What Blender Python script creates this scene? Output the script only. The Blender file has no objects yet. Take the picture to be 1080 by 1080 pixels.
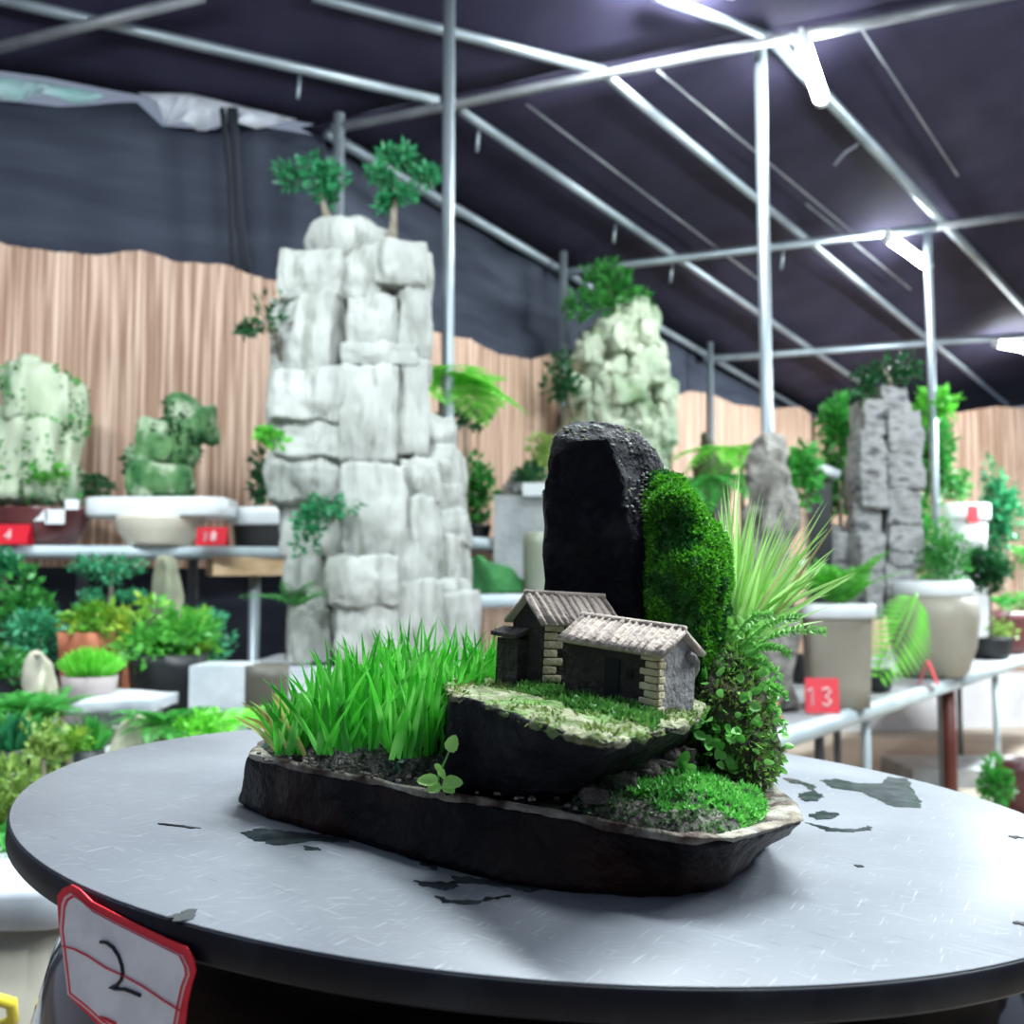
import bpy, math, random
from mathutils import Vector, Matrix, noise
# ------------------------------------------------------------------ camera, world, light, exposure
SC = bpy.context.scene
COL = SC.collection
EYE, FPX = 1.35, 1083.0
TH = math.radians(4.1)
cam_d = bpy.data.cameras.new('camera'); cam = bpy.data.objects.new('camera', cam_d); COL.objects.link(cam)
cam.location = (0, 0, EYE); cam.rotation_euler = (math.radians(90) + TH, 0, 0)
cam_d.sensor_width = 36; cam_d.lens = 36 * FPX / 1080; cam_d.clip_start = .02
cam_d.dof.use_dof = True; cam_d.dof.focus_distance = .49; cam_d.dof.aperture_fstop = 13
SC.camera = cam
SC.view_settings.view_transform = 'Standard'; SC.view_settings.look = 'None'
SC.view_settings.gamma = 1; SC.view_settings.use_curve_mapping = False
SC.view_settings.exposure = 0.55
W = bpy.data.worlds.new('world'); SC.world = W; W.use_nodes = True
W.node_tree.nodes['Background'].inputs[0].default_value = (.50, .60, .80, 1)
W.node_tree.nodes['Background'].inputs[1].default_value = .30
TUBE_STRENGTH = 60
def area(name, loc, target, sx, sy, power, col=(.87, .97, 1)):
    l = bpy.data.lights.new(name, 'AREA'); l.shape = 'RECTANGLE'; l.size = sx; l.size_y = sy
    l.energy = power; l.color = col
    o = bpy.data.objects.new(name, l); COL.objects.link(o); o.location = loc
    o.rotation_euler = (Vector(target) - Vector(loc)).to_track_quat('-Z', 'Y').to_euler(); return o
area('ceiling_lamp_key', (.45, 1.0, 2.95), (.06, .55, 1.25), 1.2, .25, 62)
area('ceiling_lamp_side', (1.75, .95, 2.7), (.10, .5, 1.28), 1.2, .2, 38)
area('ceiling_lamp_left', (-1.3, 1.7, 3.0), (-1.2, 3.1, 1.2), 1.2, .2, 42)
area('ceiling_lamp_center', (.6, 2.6, 3.2), (.1, 4.8, 1.6), 1.2, .2, 16)
area('ceiling_lamp_right', (3.0, 3.6, 3.1), (2.4, 6.5, 1.1), 1.2, .2, 60)
area('ceiling_lamp_aisle', (4.6, 7.0, 3.1), (3.4, 7.6, 0), 1.2, .3, 230)
# ------------------------------------------------------------------ maths helpers
CAMV = Vector((0, 0, EYE))
cT, sT = math.cos(TH), math.sin(TH)
def ray(px, py):
    x = (px - 540) / FPX; y = (540 - py) / FPX
    return Vector((x, cT - y * sT, sT + y * cT))
def P(px, py, Y):
    d = ray(px, py); return CAMV + d * (Y / d.y)
def PZ(px, py, z):
    d = ray(px, py); return CAMV + d * ((z - EYE) / d.z)
def hit(px, py, p0, n):
    d = ray(px, py); return CAMV + d * ((p0 - CAMV).dot(n) / d.dot(n))
RO = math.radians(3.2); H = .1252                       # the turntable stands a little out of level
def rayd(px, py):
    x = (px - 540) / FPX; y = (540 - py) / FPX
    x, y = math.cos(RO) * x - math.sin(RO) * y, math.sin(RO) * x + math.cos(RO) * y
    return Vector((x, cT - y * sT, sT + y * cT))
A3 = Matrix(((1, 0, 0), (0, -sT, cT), (0, cT, sT)))
RZ = Matrix(((math.cos(RO), -math.sin(RO), 0), (math.sin(RO), math.cos(RO), 0), (0, 0, 1)))
RD = A3 @ RZ.transposed() @ A3.inverted()
def D2W(p): return CAMV + RD @ (Vector(p) - Vector((0, 0, H)))
def Q(px, py, z):
    d = rayd(px, py); return d * ((z - H) / d.z) + Vector((0, 0, H))
def QY(px, py, Y):
    d = rayd(px, py); return d * (Y / d.y) + Vector((0, 0, H))
def rnd(a, b): return random.uniform(a, b)
def nz(p, s=1.0, o=4):
    return noise.fractal(Vector(p) * s, 1.0, 2.0, o)
# ------------------------------------------------------------------ geometry bag
class G:
    def __init__(s): s.v = []; s.f = []
    def add(s, vs, fs):
        b = len(s.v); s.v += [Vector(v) for v in vs]; s.f += [tuple(i + b for i in f) for f in fs]; return s
    def map(s, fn): s.v = [fn(v) for v in s.v]; return s
def tube(g, pts, r0, r1=None, seg=8, cap=True):
    pts = [Vector(p) for p in pts]; r1 = r0 if r1 is None else r1; n = len(pts); vs = []; fs = []
    for i, p in enumerate(pts):
        t = (pts[min(i + 1, n - 1)] - pts[max(i - 1, 0)]).normalized()
        a = t.orthogonal().normalized() if i == 0 else (a - t * a.dot(t)).normalized()
        b = t.cross(a); r = r0 + (r1 - r0) * i / max(1, n - 1)
        for k in range(seg):
            an = 2 * math.pi * k / seg; vs.append(p + (a * math.cos(an) + b * math.sin(an)) * r)
    for i in range(n - 1):
        for k in range(seg):
            fs.append((i * seg + k, i * seg + (k + 1) % seg, (i + 1) * seg + (k + 1) % seg, (i + 1) * seg + k))
    if cap: fs += [tuple(range(seg))[::-1], tuple((n - 1) * seg + k for k in range(seg))]
    return g.add(vs, fs)
def box(g, c, s, ax=None):
    c = Vector(c); ax = ax or (Vector((1, 0, 0)), Vector((0, 1, 0)), Vector((0, 0, 1)))
    vs = [c + ax[0] * s[0] * i / 2 + ax[1] * s[1] * j / 2 + ax[2] * s[2] * k / 2 for i in (-1, 1) for j in (-1, 1) for k in (-1, 1)]
    return g.add(vs, [(0, 1, 3, 2), (4, 6, 7, 5), (0, 4, 5, 1), (2, 3, 7, 6), (0, 2, 6, 4), (1, 5, 7, 3)])
def lathe(g, c, prof, seg=32, sq=0, ax=None, rot=0, ell=1.0):
    """profile of (r, z) turned about the upright; sq>0 makes the plan a rounded square"""
    c = Vector(c); vs = []; fs = []; n = len(prof)
    for r, z in prof:
        for k in range(seg):
            a = 2 * math.pi * k / seg; ca, sa = math.cos(a), math.sin(a)
            if sq:
                m = (abs(ca) ** sq + abs(sa) ** sq) ** (-1 / sq); ca *= m; sa *= m
            sa *= ell
            x, y = ca * math.cos(rot) - sa * math.sin(rot), ca * math.sin(rot) + sa * math.cos(rot)
            vs.append(c + Vector((x * r, y * r, z)))
    for i in range(n - 1):
        for k in range(seg):
            fs.append((i * seg + k, i * seg + (k + 1) % seg, (i + 1) * seg + (k + 1) % seg, (i + 1) * seg + k))
    fs += [tuple(range(seg))[::-1], tuple((n - 1) * seg + k for k in range(seg))]
    return g.add(vs, fs)
def loft(g, rings, sub=(6, 3), amp=.0, sc=10, closed=True, oct=4, stretch=(1, 1, 1), seedv=0):
    """rings of equal length -> refined surface, roughened along its normal by noise"""
    R = [[Vector(p) for p in r] for r in rings]; n = len(R[0])
    def ref(r, k):
        o = []
        for i in range(n):
            a, b = r[i], r[(i + 1) % n]
            for j in range(k): o.append(a.lerp(b, j / k))
        return o
    R = [ref(r, sub[0]) for r in R]; N = len(R[0]); rows = []
    for i in range(len(R) - 1):
        for j in range(sub[1]): rows.append([a.lerp(b, j / sub[1]) for a, b in zip(R[i], R[i + 1])])
    rows.append(R[-1])
    def cap(r):
        c = sum(r, Vector()) / N
        return [[c.lerp(p, t) for p in r] for t in (.08, .3, .55, .8)]
    rows = cap(rows[0]) + rows + cap(rows[-1])[::-1]
    vs = [p for r in rows for p in r]; fs = []
    for i in range(len(rows) - 1):
        for k in range(N): fs.append((i * N + k, i * N + (k + 1) % N, (i + 1) * N + (k + 1) % N, (i + 1) * N + k))
    fs += [tuple(range(N))[::-1], tuple((len(rows) - 1) * N + k for k in range(N))]
    if amp:
        nr = [Vector() for _ in vs]
        for f in fs:
            if len(f) > 4: continue
            q = (vs[f[2]] - vs[f[0]]).cross(vs[f[3]] - vs[f[1]])
            for i in f: nr[i] += q
        out = []
        for v, q in zip(vs, nr):
            s = Vector((v.x * stretch[0], v.y * stretch[1], v.z * stretch[2])) + Vector((seedv, 0, 0))
            out.append(v + (q.normalized() if q.length > 0 else q) * amp * nz(s, sc, oct))
        vs = out
    return g.add(vs, fs)
def blob(g, c, size, rnd_=.35, n=8, amp=.0, sc=8, ax=None, stretch=(1, 1, 1), seedv=0.0, crag=0.0):
    """a box of stone: cube grid rounded by rnd_, sized, roughened"""
    c = Vector(c); size = Vector(size); idx = {}; vs = []; fs = []
    def vid(p):
        k = tuple(round(x, 5) for x in p)
        if k not in idx: idx[k] = len(vs); vs.append(Vector(p))
        return idx[k]
    for a in range(3):
        for s in (-1, 1):
            for i in range(n):
                for j in range(n):
                    q = []
                    for (di, dj) in ((0, 0), (1, 0), (1, 1), (0, 1)):
                        p = [0, 0, 0]; p[a] = s; p[(a + 1) % 3] = -1 + 2 * (i + di) / n; p[(a + 2) % 3] = -1 + 2 * (j + dj) / n; q.append(vid(p))
                    fs.append(tuple(q) if s > 0 else tuple(q[::-1]))
    out = []
    for p in vs:
        s = p.normalized() * 1.12; q = p.lerp(s, rnd_)
        w = Vector((q.x * size.x, q.y * size.y, q.z * size.z)) / 2
        if ax: w = ax[0] * w.x + ax[1] * w.y + ax[2] * w.z
        wp = c + w; t = Vector((wp.x * stretch[0], wp.y * stretch[1], wp.z * stretch[2])) + Vector((seedv, seedv * .7, 0))
        k = amp * nz(t, sc, 4)
        if crag: k += crag * (nz((wp.x * 1.0 + seedv, wp.y, wp.z * .18), 26, 3) + .6 * nz((wp.x * .3, wp.y * .3 + seedv, wp.z * 1.2), 22, 3)) - crag * .8 * max(0, 1 - abs(nz((wp.x, wp.y + seedv, wp.z * .25), 11, 2)) * 9)
        out.append(wp + s * k)
    return g.add(out, fs)
def leaf(g, b, d, nrm, L, w, fold=.15):
    d = d.normalized(); s = d.cross(nrm)
    if s.length < 1e-4: s = d.orthogonal()
    s.normalize(); u = s.cross(d)
    g.add([b, b + d * L * .45 + s * w / 2 + u * fold * w, b + d * L * .5 - u * fold * w * .3, b + d * L * .45 - s * w / 2 + u * fold * w, b + d * L - u * fold * w],
          [(0, 2, 1), (0, 3, 2), (1, 2, 4), (2, 3, 4)])
def rleaf(g, b, d, nrm, L, w):
    d = d.normalized(); s = d.cross(nrm)
    if s.length < 1e-4: s = d.orthogonal()
    s.normalize(); u = s.cross(d); c = b + d * L * .5 - u * w * .12; ring = []
    for k in range(10):
        a = 2 * math.pi * k / 10; x = -math.cos(a); ring.append(b + d * L * (.5 + .5 * x) + s * w / 2 * math.sin(a) * (1 - .25 * x) + u * w * .1 * abs(math.sin(a)))
    g.add([c] + ring, [(0, 1 + k, 1 + (k + 1) % 10) for k in range(10)])
def rv():
    while True:
        v = Vector((rnd(-1, 1), rnd(-1, 1), rnd(-1, 1)))
        if .05 < v.length < 1: return v.normalized()
def foliage(g, c, r, n, L, clumps=10, cs=.45, w=.45, up=.35):
    c = Vector(c); r = Vector(r)
    cl = []
    for _ in range(clumps):
        v = rv() * rnd(.35, .75); cl.append(c + Vector((v.x * r.x, v.y * r.y, v.z * r.z)))
    for i in range(n):
        q = cl[i % clumps]; v = rv(); k = cs * rnd(.5, 1)
        b = q + Vector((v.x * r.x, v.y * r.y, v.z * r.z)) * k
        d = (v + Vector((0, 0, up)) + rv() * .6); leaf(g, b, d, rv() + Vector((0, 0, .8)), L * rnd(.6, 1.15), L * w * rnd(.8, 1.2))
def frond(g, b, d0, L, droop, pw, n=16, side=None, curl=0):
    """a fern frond: arching rachis with paired leaflets"""
    d0 = Vector(d0).normalized(); p = Vector(b); d = d0.copy(); pts = [p.copy()]
    for i in range(n):
        d = (d + Vector((0, 0, -droop / n))).normalized(); p = p + d * L / n; pts.append(p.copy())
        t = (i + 1) / n
        if t > .12:
            s = d.cross(Vector((0, 0, 1)))
            if s.length < .1: s = d.orthogonal()
            s.normalize(); ll = pw * math.sin(math.pi * min(1, (t * .92 + .08)) ** .8) + pw * .08
            for sg in (-1, 1):
                leaf(g, p, s * sg + d * .45 + Vector((0, 0, -.12)), s.cross(d) * sg * -1 + Vector((0, 0, .3)), ll, max(.35 * L / n * 2.2, ll * .16), .1)
    tube(g, pts, L * .012, L * .003, 4)
def fern(g, c, n, L, rise=.7, droop=1.2, pw=None, a0=0, a1=2 * math.pi, np=14):
    for i in range(n):
        a = a0 + (a1 - a0) * (i + rnd(0, .8)) / n
        frond(g, c, (math.cos(a), math.sin(a), rise * rnd(.6, 1.5)), L * rnd(.75, 1.1), droop * rnd(.7, 1.3), pw or L * .22, np)
def blade(g, b, tip, w, sag=.0, seg=6, face=None):
    b = Vector(b); tip = Vector(tip); d = tip - b; L = d.length
    s = d.cross(face or (Vector((0, 1, 0)) + rv() * .7)).normalized(); vs = []; fs = []
    nn = s.cross(d).normalized()
    for i in range(seg + 1):
        t = i / seg; c = b + d * t + Vector((0, 0, 1)) * sag * L * 4 * t * (1 - t)
        ww = w * (1 - t ** 2.2) * (.75 + .5 * min(1, t * 4)) / 2 + w * .02
        vs += [c - s * ww, c + nn * ww * .35, c + s * ww]
    for i in range(seg):
        for j in (0, 1): fs.append((i * 3 + j, i * 3 + j + 1, i * 3 + 4 + j, i * 3 + 3 + j))
    g.add(vs, fs)
def scatter(src, n, fn, ok=None):
    """call fn(point, normal) at n area-weighted random spots of bag src"""
    tri = []; cum = []; t = 0
    for f in src.f:
        if len(f) > 4: continue
        for k in range(1, len(f) - 1):
            a, b, c = src.v[f[0]], src.v[f[k]], src.v[f[k + 1]]; cr = (b - a).cross(c - a); ar = cr.length
            if ar < 1e-12: continue
            t += ar; tri.append((a, b, c, cr / ar)); cum.append(t)
    import bisect
    for _ in range(n):
        a, b, c, nn = tri[min(len(tri) - 1, bisect.bisect(cum, rnd(0, t)))]
        u, v = random.random(), random.random()
        if u + v > 1: u, v = 1 - u, 1 - v
        p = a + (b - a) * u + (c - a) * v
        if ok is None or ok(p, nn): fn(p, nn)
def fuzz(src, n, L, w=.5, ok=None, spread=.8):
    g = G()
    scatter(src, n, lambda p, q: leaf(g, p - q * L * .15, q + rv() * spread, rv(), L * rnd(.5, 1.3), L * w * rnd(.7, 1.2)), ok)
    return g
# ------------------------------------------------------------------ objects
ORG = {}
def mk(name, g, m, parent=None, smooth=True, org=None):
    me = bpy.data.meshes.new(name); o = bpy.data.objects.new(name, me); COL.objects.link(o)
    if parent: o.parent = parent; org = ORG[parent.name]
    elif org is None:
        xs = [v.x for v in g.v]; ys = [v.y for v in g.v]
        org = Vector(((min(xs) + max(xs)) / 2, (min(ys) + max(ys)) / 2, min(v.z for v in g.v)))
    else: org = Vector(org)
    if not parent: o.location = org
    ORG[o.name] = org
    me.from_pydata([v - org for v in g.v], [], g.f); me.update()
    if smooth: me.polygons.foreach_set('use_smooth', [True] * len(me.polygons))
    me.materials.append(m); return o
def thing(name, loc, label, cat, group=None):
    o = bpy.data.objects.new(name, None); COL.objects.link(o); o.location = loc; o.empty_display_size = .05
    ORG[o.name] = Vector(loc); return tag(o, label, cat, group)
def tag(o, label=None, cat=None, group=None, kind=None):
    if label: o['label'] = label
    if cat: o['category'] = cat
    if group: o['group'] = group
    if kind: o['kind'] = kind
    return o
def struct(name, g, m, smooth=False, label=None, cat=None):
    return tag(mk(name, g, m, None, smooth), label, cat, None, 'structure')
# ------------------------------------------------------------------ materials
def M(name, c1, c2=None, rough=.6, scale=8, stretch=(1, 1, 1), bump=0, bscale=None, metal=0, spec=.5, lo=.35, hi=.65, leafy=False, trans=0, c3=None, s3=3, coat=0, emit=0, alpha=1):
    m = bpy.data.materials.new(name); m.use_nodes = True; nt = m.node_tree; N = nt.nodes; K = nt.links
    b = N['Principled BSDF']; b.inputs['Roughness'].default_value = rough; b.inputs['Metallic'].default_value = metal
    b.inputs['Specular IOR Level'].default_value = spec; b.inputs['Coat Weight'].default_value = coat; b.inputs['Coat Roughness'].default_value = .08
    b.inputs['Alpha'].default_value = alpha
    c1 = tuple(c1) + (1,); col = None
    tc = N.new('ShaderNodeTexCoord'); mp = N.new('ShaderNodeMapping'); mp.inputs['Scale'].default_value = stretch
    K.new(tc.outputs['Object'], mp.inputs[0])
    def ramp(fac, a, bb, lo, hi):
        r = N.new('ShaderNodeValToRGB'); r.color_ramp.elements[0].position = lo; r.color_ramp.elements[1].position = hi
        r.color_ramp.elements[0].color = a; r.color_ramp.elements[1].color = bb; K.new(fac, r.inputs[0]); return r.outputs[0]
    def mix(a, bb, fac, t='MIX'):
        x = N.new('ShaderNodeMix'); x.data_type = 'RGBA'; x.blend_type = t
        for s, v in ((x.inputs[0], fac), (x.inputs[6], a), (x.inputs[7], bb)):
            if hasattr(v, 'links'): K.new(v, s)
            else: s.default_value = v
        return x.outputs[2]
    def ntex(sc, det=6, mpn=None):
        t = N.new('ShaderNodeTexNoise'); t.inputs['Scale'].default_value = sc; t.inputs['Detail'].default_value = det
        K.new((mpn or mp).outputs[0], t.inputs[0]); return t.outputs[0]
    if c2 is not None:
        c2 = tuple(c2) + (1,)
        if leafy:
            ge = N.new('ShaderNodeNewGeometry'); col = ramp(ge.outputs['Random Per Island'], c1, c2, 0, 1)
            if c3 is not None: col = mix(col, tuple(c3) + (1,), ramp(ntex(s3, 2), (0, 0, 0, 1), (1, 1, 1, 1), .5, .68))
        else:
            col = ramp(ntex(scale), c1, c2, lo, hi)
            if c3 is not None: col = mix(col, tuple(c3) + (1,), ramp(ntex(s3, 5), (0, 0, 0, 1), (1, 1, 1, 1), .52, .66))
        K.new(col, b.inputs['Base Color'])
    else: b.inputs['Base Color'].default_value = c1
    if bump:
        bp = N.new('ShaderNodeBump'); bp.inputs['Strength'].default_value = bump; bp.inputs['Distance'].default_value = .02
        K.new(ntex(bscale or scale * 2, 8), bp.inputs['Height']); K.new(bp.outputs[0], b.inputs['Normal'])
    if emit:
        b.inputs['Emission Color'].default_value = c1; b.inputs['Emission Strength'].default_value = emit
    if trans:
        tr = N.new('ShaderNodeBsdfTranslucent'); ms = N.new('ShaderNodeMixShader'); ms.inputs[0].default_value = trans
        if col is not None: K.new(col, tr.inputs[0])
        else: tr.inputs[0].default_value = c1
        K.new(b.outputs[0], ms.inputs[1]); K.new(tr.outputs[0], ms.inputs[2]); K.new(ms.outputs[0], N['Material Output'].inputs[0])
    return m
def LF(name, a, b, c3=None, s3=3, rough=.4): return M(name, a, b, rough, leafy=True, trans=.3, c3=c3, s3=s3)
m_steel = M('galvanised steel', (.28, .33, .37), (.40, .46, .50), .42, 4, (1, 1, .3), metal=.6)
m_dsteel = M('dull steel', (.16, .17, .19), (.26, .27, .29), .5, 6, metal=.4)
m_roof = M('dark shade cloth', (.016, .014, .034), (.026, .023, .050), .75, 3, spec=.25)
m_net = M('grey shade net', (.036, .042, .062), (.058, .066, .092), .85, 1.6, (1, 1, 6), bump=.15, bscale=60, spec=.15)
m_reed = M('split reed', (.30, .165, .105), (.76, .54, .42), .7, 62, (1, 1, .022), bump=.3, bscale=140, lo=.38, hi=.62, c3=(.34, .20, .13), s3=30)
m_floor = M('bare concrete', (.40, .33, .26), (.52, .45, .37), .8, 1.2, c3=(.28, .25, .21), s3=.7)
m_white = M('white glazed ceramic', (.72, .76, .78), (.85, .88, .90), .3, 5)
m_marble = M('white marble', (.46, .50, .54), (.66, .69, .72), .45, 9, c3=(.36, .39, .43), s3=5)
m_red = M('red printed card', (.62, .012, .03), None, .6, spec=.2)
m_redlit = M('lit red card', (.80, .07, .09), None, .5, spec=.3)  # lighter copy of the card red, its lit look put into the colour
m_ink = M('white print', (.9, .8, .8), None, .5)
m_wood = M('pale timber', (.55, .36, .19), (.70, .50, .30), .6, 6, (.3, 8, 8))
m_soil = M('dark wet soil', (.006, .005, .007), (.03, .024, .022), .55, 60, bump=.8, bscale=150)
# greens
l_mid = LF('mid green leaves', (.02, .17, .03), (.08, .40, .07))
l_dark = LF('dark green leaves', (.006, .055, .018), (.02, .14, .04))
l_brt = LF('bright green leaves', (.05, .36, .02), (.16, .62, .06))
l_yel = LF('yellow green leaves', (.05, .27, .03), (.20, .48, .04), (.55, .60, .06), 9)
l_yel2 = LF('fresh green leaves', (.06, .34, .05), (.16, .56, .08), (.50, .62, .06), 7)
l_blue = LF('blue green leaves', (.01, .15, .06), (.05, .36, .14))
l_teal = LF('teal green leaves', (.03, .24, .11), (.10, .48, .24))
l_fern = LF('fern leaves', (.03, .24, .03), (.09, .48, .08))
l_olive = LF('olive leaves', (.15, .28, .05), (.34, .50, .12))
l_lime = LF('lime fern leaves', (.14, .62, .04), (.30, .85, .12))
bark = M('pale bark', (.16, .13, .10), (.30, .27, .20), .8, 20, bump=.3)
# ------------------------------------------------------------------ setting
C0 = P(0, 618, 3.9); C0.z = 0
CR = Vector((-.842, 4.356, 0)); U2 = Vector((.545, .839, 0)); N2 = Vector((.839, -.545, 0))
U1 = (CR - C0).normalized(); N1 = Vector((U1.y, -U1.x, 0))
E2 = CR + U2 * 6.83; U3 = Vector((.985, .17, 0)); N3 = Vector((U3.y, -U3.x, 0))
def wl(px, py): return hit(px, py, CR, N1)
def wr(px, py): return hit(px, py, CR, N2)
def we(px, py): return hit(px, py, E2, N3)
EA = wr(345, 138); EB = wr(850, 435); T1 = P(815, 40, 4.4); L0 = wl(0, 84)
nR = (EB - EA).cross(T1 - EA).normalized(); nL = (L0 - EA).cross(T1 - EA).normalized()
def roofz(n, x, y): return EA.z - (n.x * (x - EA.x) + n.y * (y - EA.y)) / n.z
def rr(px, py, off=0): return hit(px, py, EA - Vector((0, 0, off)), nR)
def rl(px, py, off=0): return hit(px, py, EA - Vector((0, 0, off)), nL)
g = G(); box(g, (1.5, 5, -.05), (24, 22, .1)); struct('floor', g, m_floor)
def sheet(g, bot, top, thick, nrm, nu=1):
    """upright panel between two polylines, with thickness"""
    n = len(bot); vs = bot + top + [p - nrm * thick for p in bot] + [p - nrm * thick for p in top]; fs = []
    for i in range(n - 1):
        fs += [(i, i + 1, n + i + 1, n + i), (2 * n + i + 1, 2 * n + i, 3 * n + i, 3 * n + i + 1), (n + i, n + i + 1, 3 * n + i + 1, 3 * n + i), (i + 1, i, 2 * n + i, 2 * n + i + 1)]
    fs += [(0, n, 3 * n, 2 * n), (n - 1, 3 * n - 1, 4 * n - 1, 2 * n - 1)]
    return g.add(vs, fs)
def lerp_pts(ctrl, k=6):
    o = []
    for (a, b) in zip(ctrl, ctrl[1:]):
        for j in range(k): o.append((a[0] + (b[0] - a[0]) * j / k, a[1] + (b[1] - a[1]) * j / k))
    return o + [ctrl[-1]]
def net_wall(name, fn, ctrl, nrm, amp=.012):
    top = [fn(*p) for p in lerp_pts(ctrl, 8)]; rows = 14; g = G(); n = len(top); vs = []; fs = []
    for j in range(rows + 1):
        for t in top:
            z = t.z * j / rows; w = nz((t.x * 2.3, t.y * 2.3, z * .25), 1, 3) * amp * 3
            vs.append(Vector((t.x, t.y, z)) + nrm * (w - .05))
    for j in range(rows):
        for i in range(n - 1): fs.append((j * n + i, j * n + i + 1, (j + 1) * n + i + 1, (j + 1) * n + i))
    g.add(vs, fs); o = struct(name, g, m_net, True)
    md = o.modifiers.new('thick', 'SOLIDIFY'); md.thickness = .004; return o
net_wall('wall_left', wl, [(-420, 60), (-60, 92), (0, 99), (60, 106), (145, 103), (172, 128), (228, 131), (245, 122), (318, 136), (345, 140)], N1)
net_wall('wall_rear', wr, [(345, 140), (420, 186), (560, 266), (700, 346), (850, 435)], N2)
net_wall('wall_right', we, [(850, 435), (900, 436), (1000, 436), (1080, 436), (1300, 436), (1900, 440)], N3)
def reed(label, fn, ctrl, nrm, z0):
    ctrl = lerp_pts(ctrl, 6); top = [fn(*p) + nrm * .09 for p in ctrl]
    for i, t in enumerate(top): t.z += .012 * nz((i * 1.7, 3, 1), 1, 2)
    bot = [Vector((t.x, t.y, z0)) for t in top]; g = G(); sheet(g, bot, top, .018, nrm)
    return tag(mk('reed_screen', g, m_reed, None, False), label, 'reed screen', 'reed screens along the net walls')
reed('tan split-reed screen on the far left behind the bowls', wl, [(-400, 250), (-100, 262), (0, 264), (60, 273), (100, 276), (148, 271), (185, 283), (236, 286), (250, 292), (282, 302), (335, 312)], N1, 1.42)
reed('reed screen between the white tower rock and the greenish rock', wr, [(352, 318), (440, 352), (482, 361), (512, 376), (545, 381), (577, 374), (612, 380), (660, 398), (690, 408)], N2, .5)
reed('reed screen right of the greenish rock, behind the tall post', wr, [(696, 420), (716, 414), (738, 416), (765, 428), (800, 432), (835, 430), (846, 438)], N2, .5)
reed('tan reed screen on the far right below the dark roof', we, [(855, 442), (905, 446), (960, 440), (1010, 436), (1045, 430), (1100, 434), (1400, 440)], N3, .5)
g = G(); box(g, we(1000, 740) * 1.0 + N3 * .35, (6.5, .25, .62), (U3, N3, Vector((0, 0, 1))))
for v in g.v: v.z += .0
struct('trim_1', g, M('whitewashed kerb', (.62, .60, .62), (.75, .73, .74), .8, 3))
# roof cloth, two pitches meeting along the near truss
EX = (T1 - EA); EL = (L0 - EA).normalized(); ER = (EB - EA).normalized()
def plane_sheet(name, p0, a, la, b, lb, na=10, nb=10, sag=.03):
    g = G(); vs = []; fs = []
    for i in range(na + 1):
        for j in range(nb + 1):
            p = p0 + a * la * i / na + b * lb * j / nb
            vs.append(p + Vector((0, 0, .05 + sag * nz(p, .9, 3))))
    for i in range(na):
        for j in range(nb): fs.append((i * (nb + 1) + j, (i + 1) * (nb + 1) + j, (i + 1) * (nb + 1) + j + 1, i * (nb + 1) + j + 1))
    g.add(vs, fs); o = struct(name, g, m_roof, True); md = o.modifiers.new('thick', 'SOLIDIFY'); md.thickness = .004; return o
EXn = EX.normalized()
plane_sheet('roof_near', EA - EXn * .05, EXn, 6.5, EL, 6.5, 24, 24)
plane_sheet('roof_far', EA - EXn * .12, EXn, 7.5, ER, 9.0, 24, 30)
# purlins, rafters, posts
def beam(a, b, r, label, cat='roof beam', name='roof_purlin', mat=None, group='purlins and rafters under the shade cloth'):
    g = G(); tube(g, [a, b], r, None, 10); return tag(mk(name, g, mat or m_steel), label, cat, group)
o2 = .03
beam(rl(-90, -22, o2), rl(462, 106, o2), .022, 'pale roof tube at top left running to the near white post')
beam(rl(330, -4, o2), rl(638, 76, o2), .022, 'pale roof tube meeting the cross tube left of the tall post')
beam(rl(690, -5, o2), rl(815, 41, o2), .022, 'short bright roof tube leading into the top of the tall post')
beam(rr(484, 115, o2), rr(905, 402, o2), .022, 'roof tube from the near white post down to the dark tower rock')
beam(rr(640, 80, o2), rr(1062, 426, o2), .022, 'roof tube passing behind the tall post to the far right corner')
beam(rr(815, 42, o2), rr(1120, 368, o2), .030, 'roof tube descending right from the bright fluorescent lamp')
beam(rr(345, 141, .02), rr(852, 437, .02), .026, 'lowest roof tube along the top of the rear net wall')
beam(rl(-10, 52, .09), rl(215, -4, .09), .022, 'thin brownish tube crossing the top left corner', name='roof_rafter', mat=m_dsteel)
beam(rr(350, 136, .07), rr(830, 40, .07), .022, 'cross tube from the left corner up to the tall post top', name='roof_rafter', mat=m_dsteel)
beam(rr(826, 42, .07), rr(1090, -12, .07), .026, 'cross tube from the tall post top to the upper right', name='roof_rafter', mat=m_dsteel)
beam(rr(590, 288, .07), rr(988, 239, .07), .026, 'cross tube behind the greenish rock reaching the second lamp', name='roof_rafter')
beam(rr(986, 239, .07), rr(1110, 222, .07), .028, 'cross tube right of the far post at the right border', name='roof_rafter', mat=m_dsteel)
beam(rr(742, 379, .07), rr(1110, 352, .07), .030, 'farthest cross tube above the dark tower rock', name='roof_rafter')
def post(px, Y, top, label, r=.024, n=None, px2=None):
    a = P(px, 618, Y); x, y = a.x, a.y; zt = roofz(n, x, y) if n is not None else top
    g = G(); tube(g, [(x, y, 0), (x, y, zt - .02)], r, None, 12)
    return tag(mk('steel_post', g, m_steel), label, 'post', 'posts of the steel frame')
post(471, 3.75, 0, 'near steel post just right of the white tower rock', .023, nL)
post(812, 4.4, T1.z + .02, 'tall bright steel post right of the mossy standing stone', .026)
C3 = rr(988, 238); post(989, C3.y, C3.z, 'steel post behind the dark tower rock, under the second lamp', .025)
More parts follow.
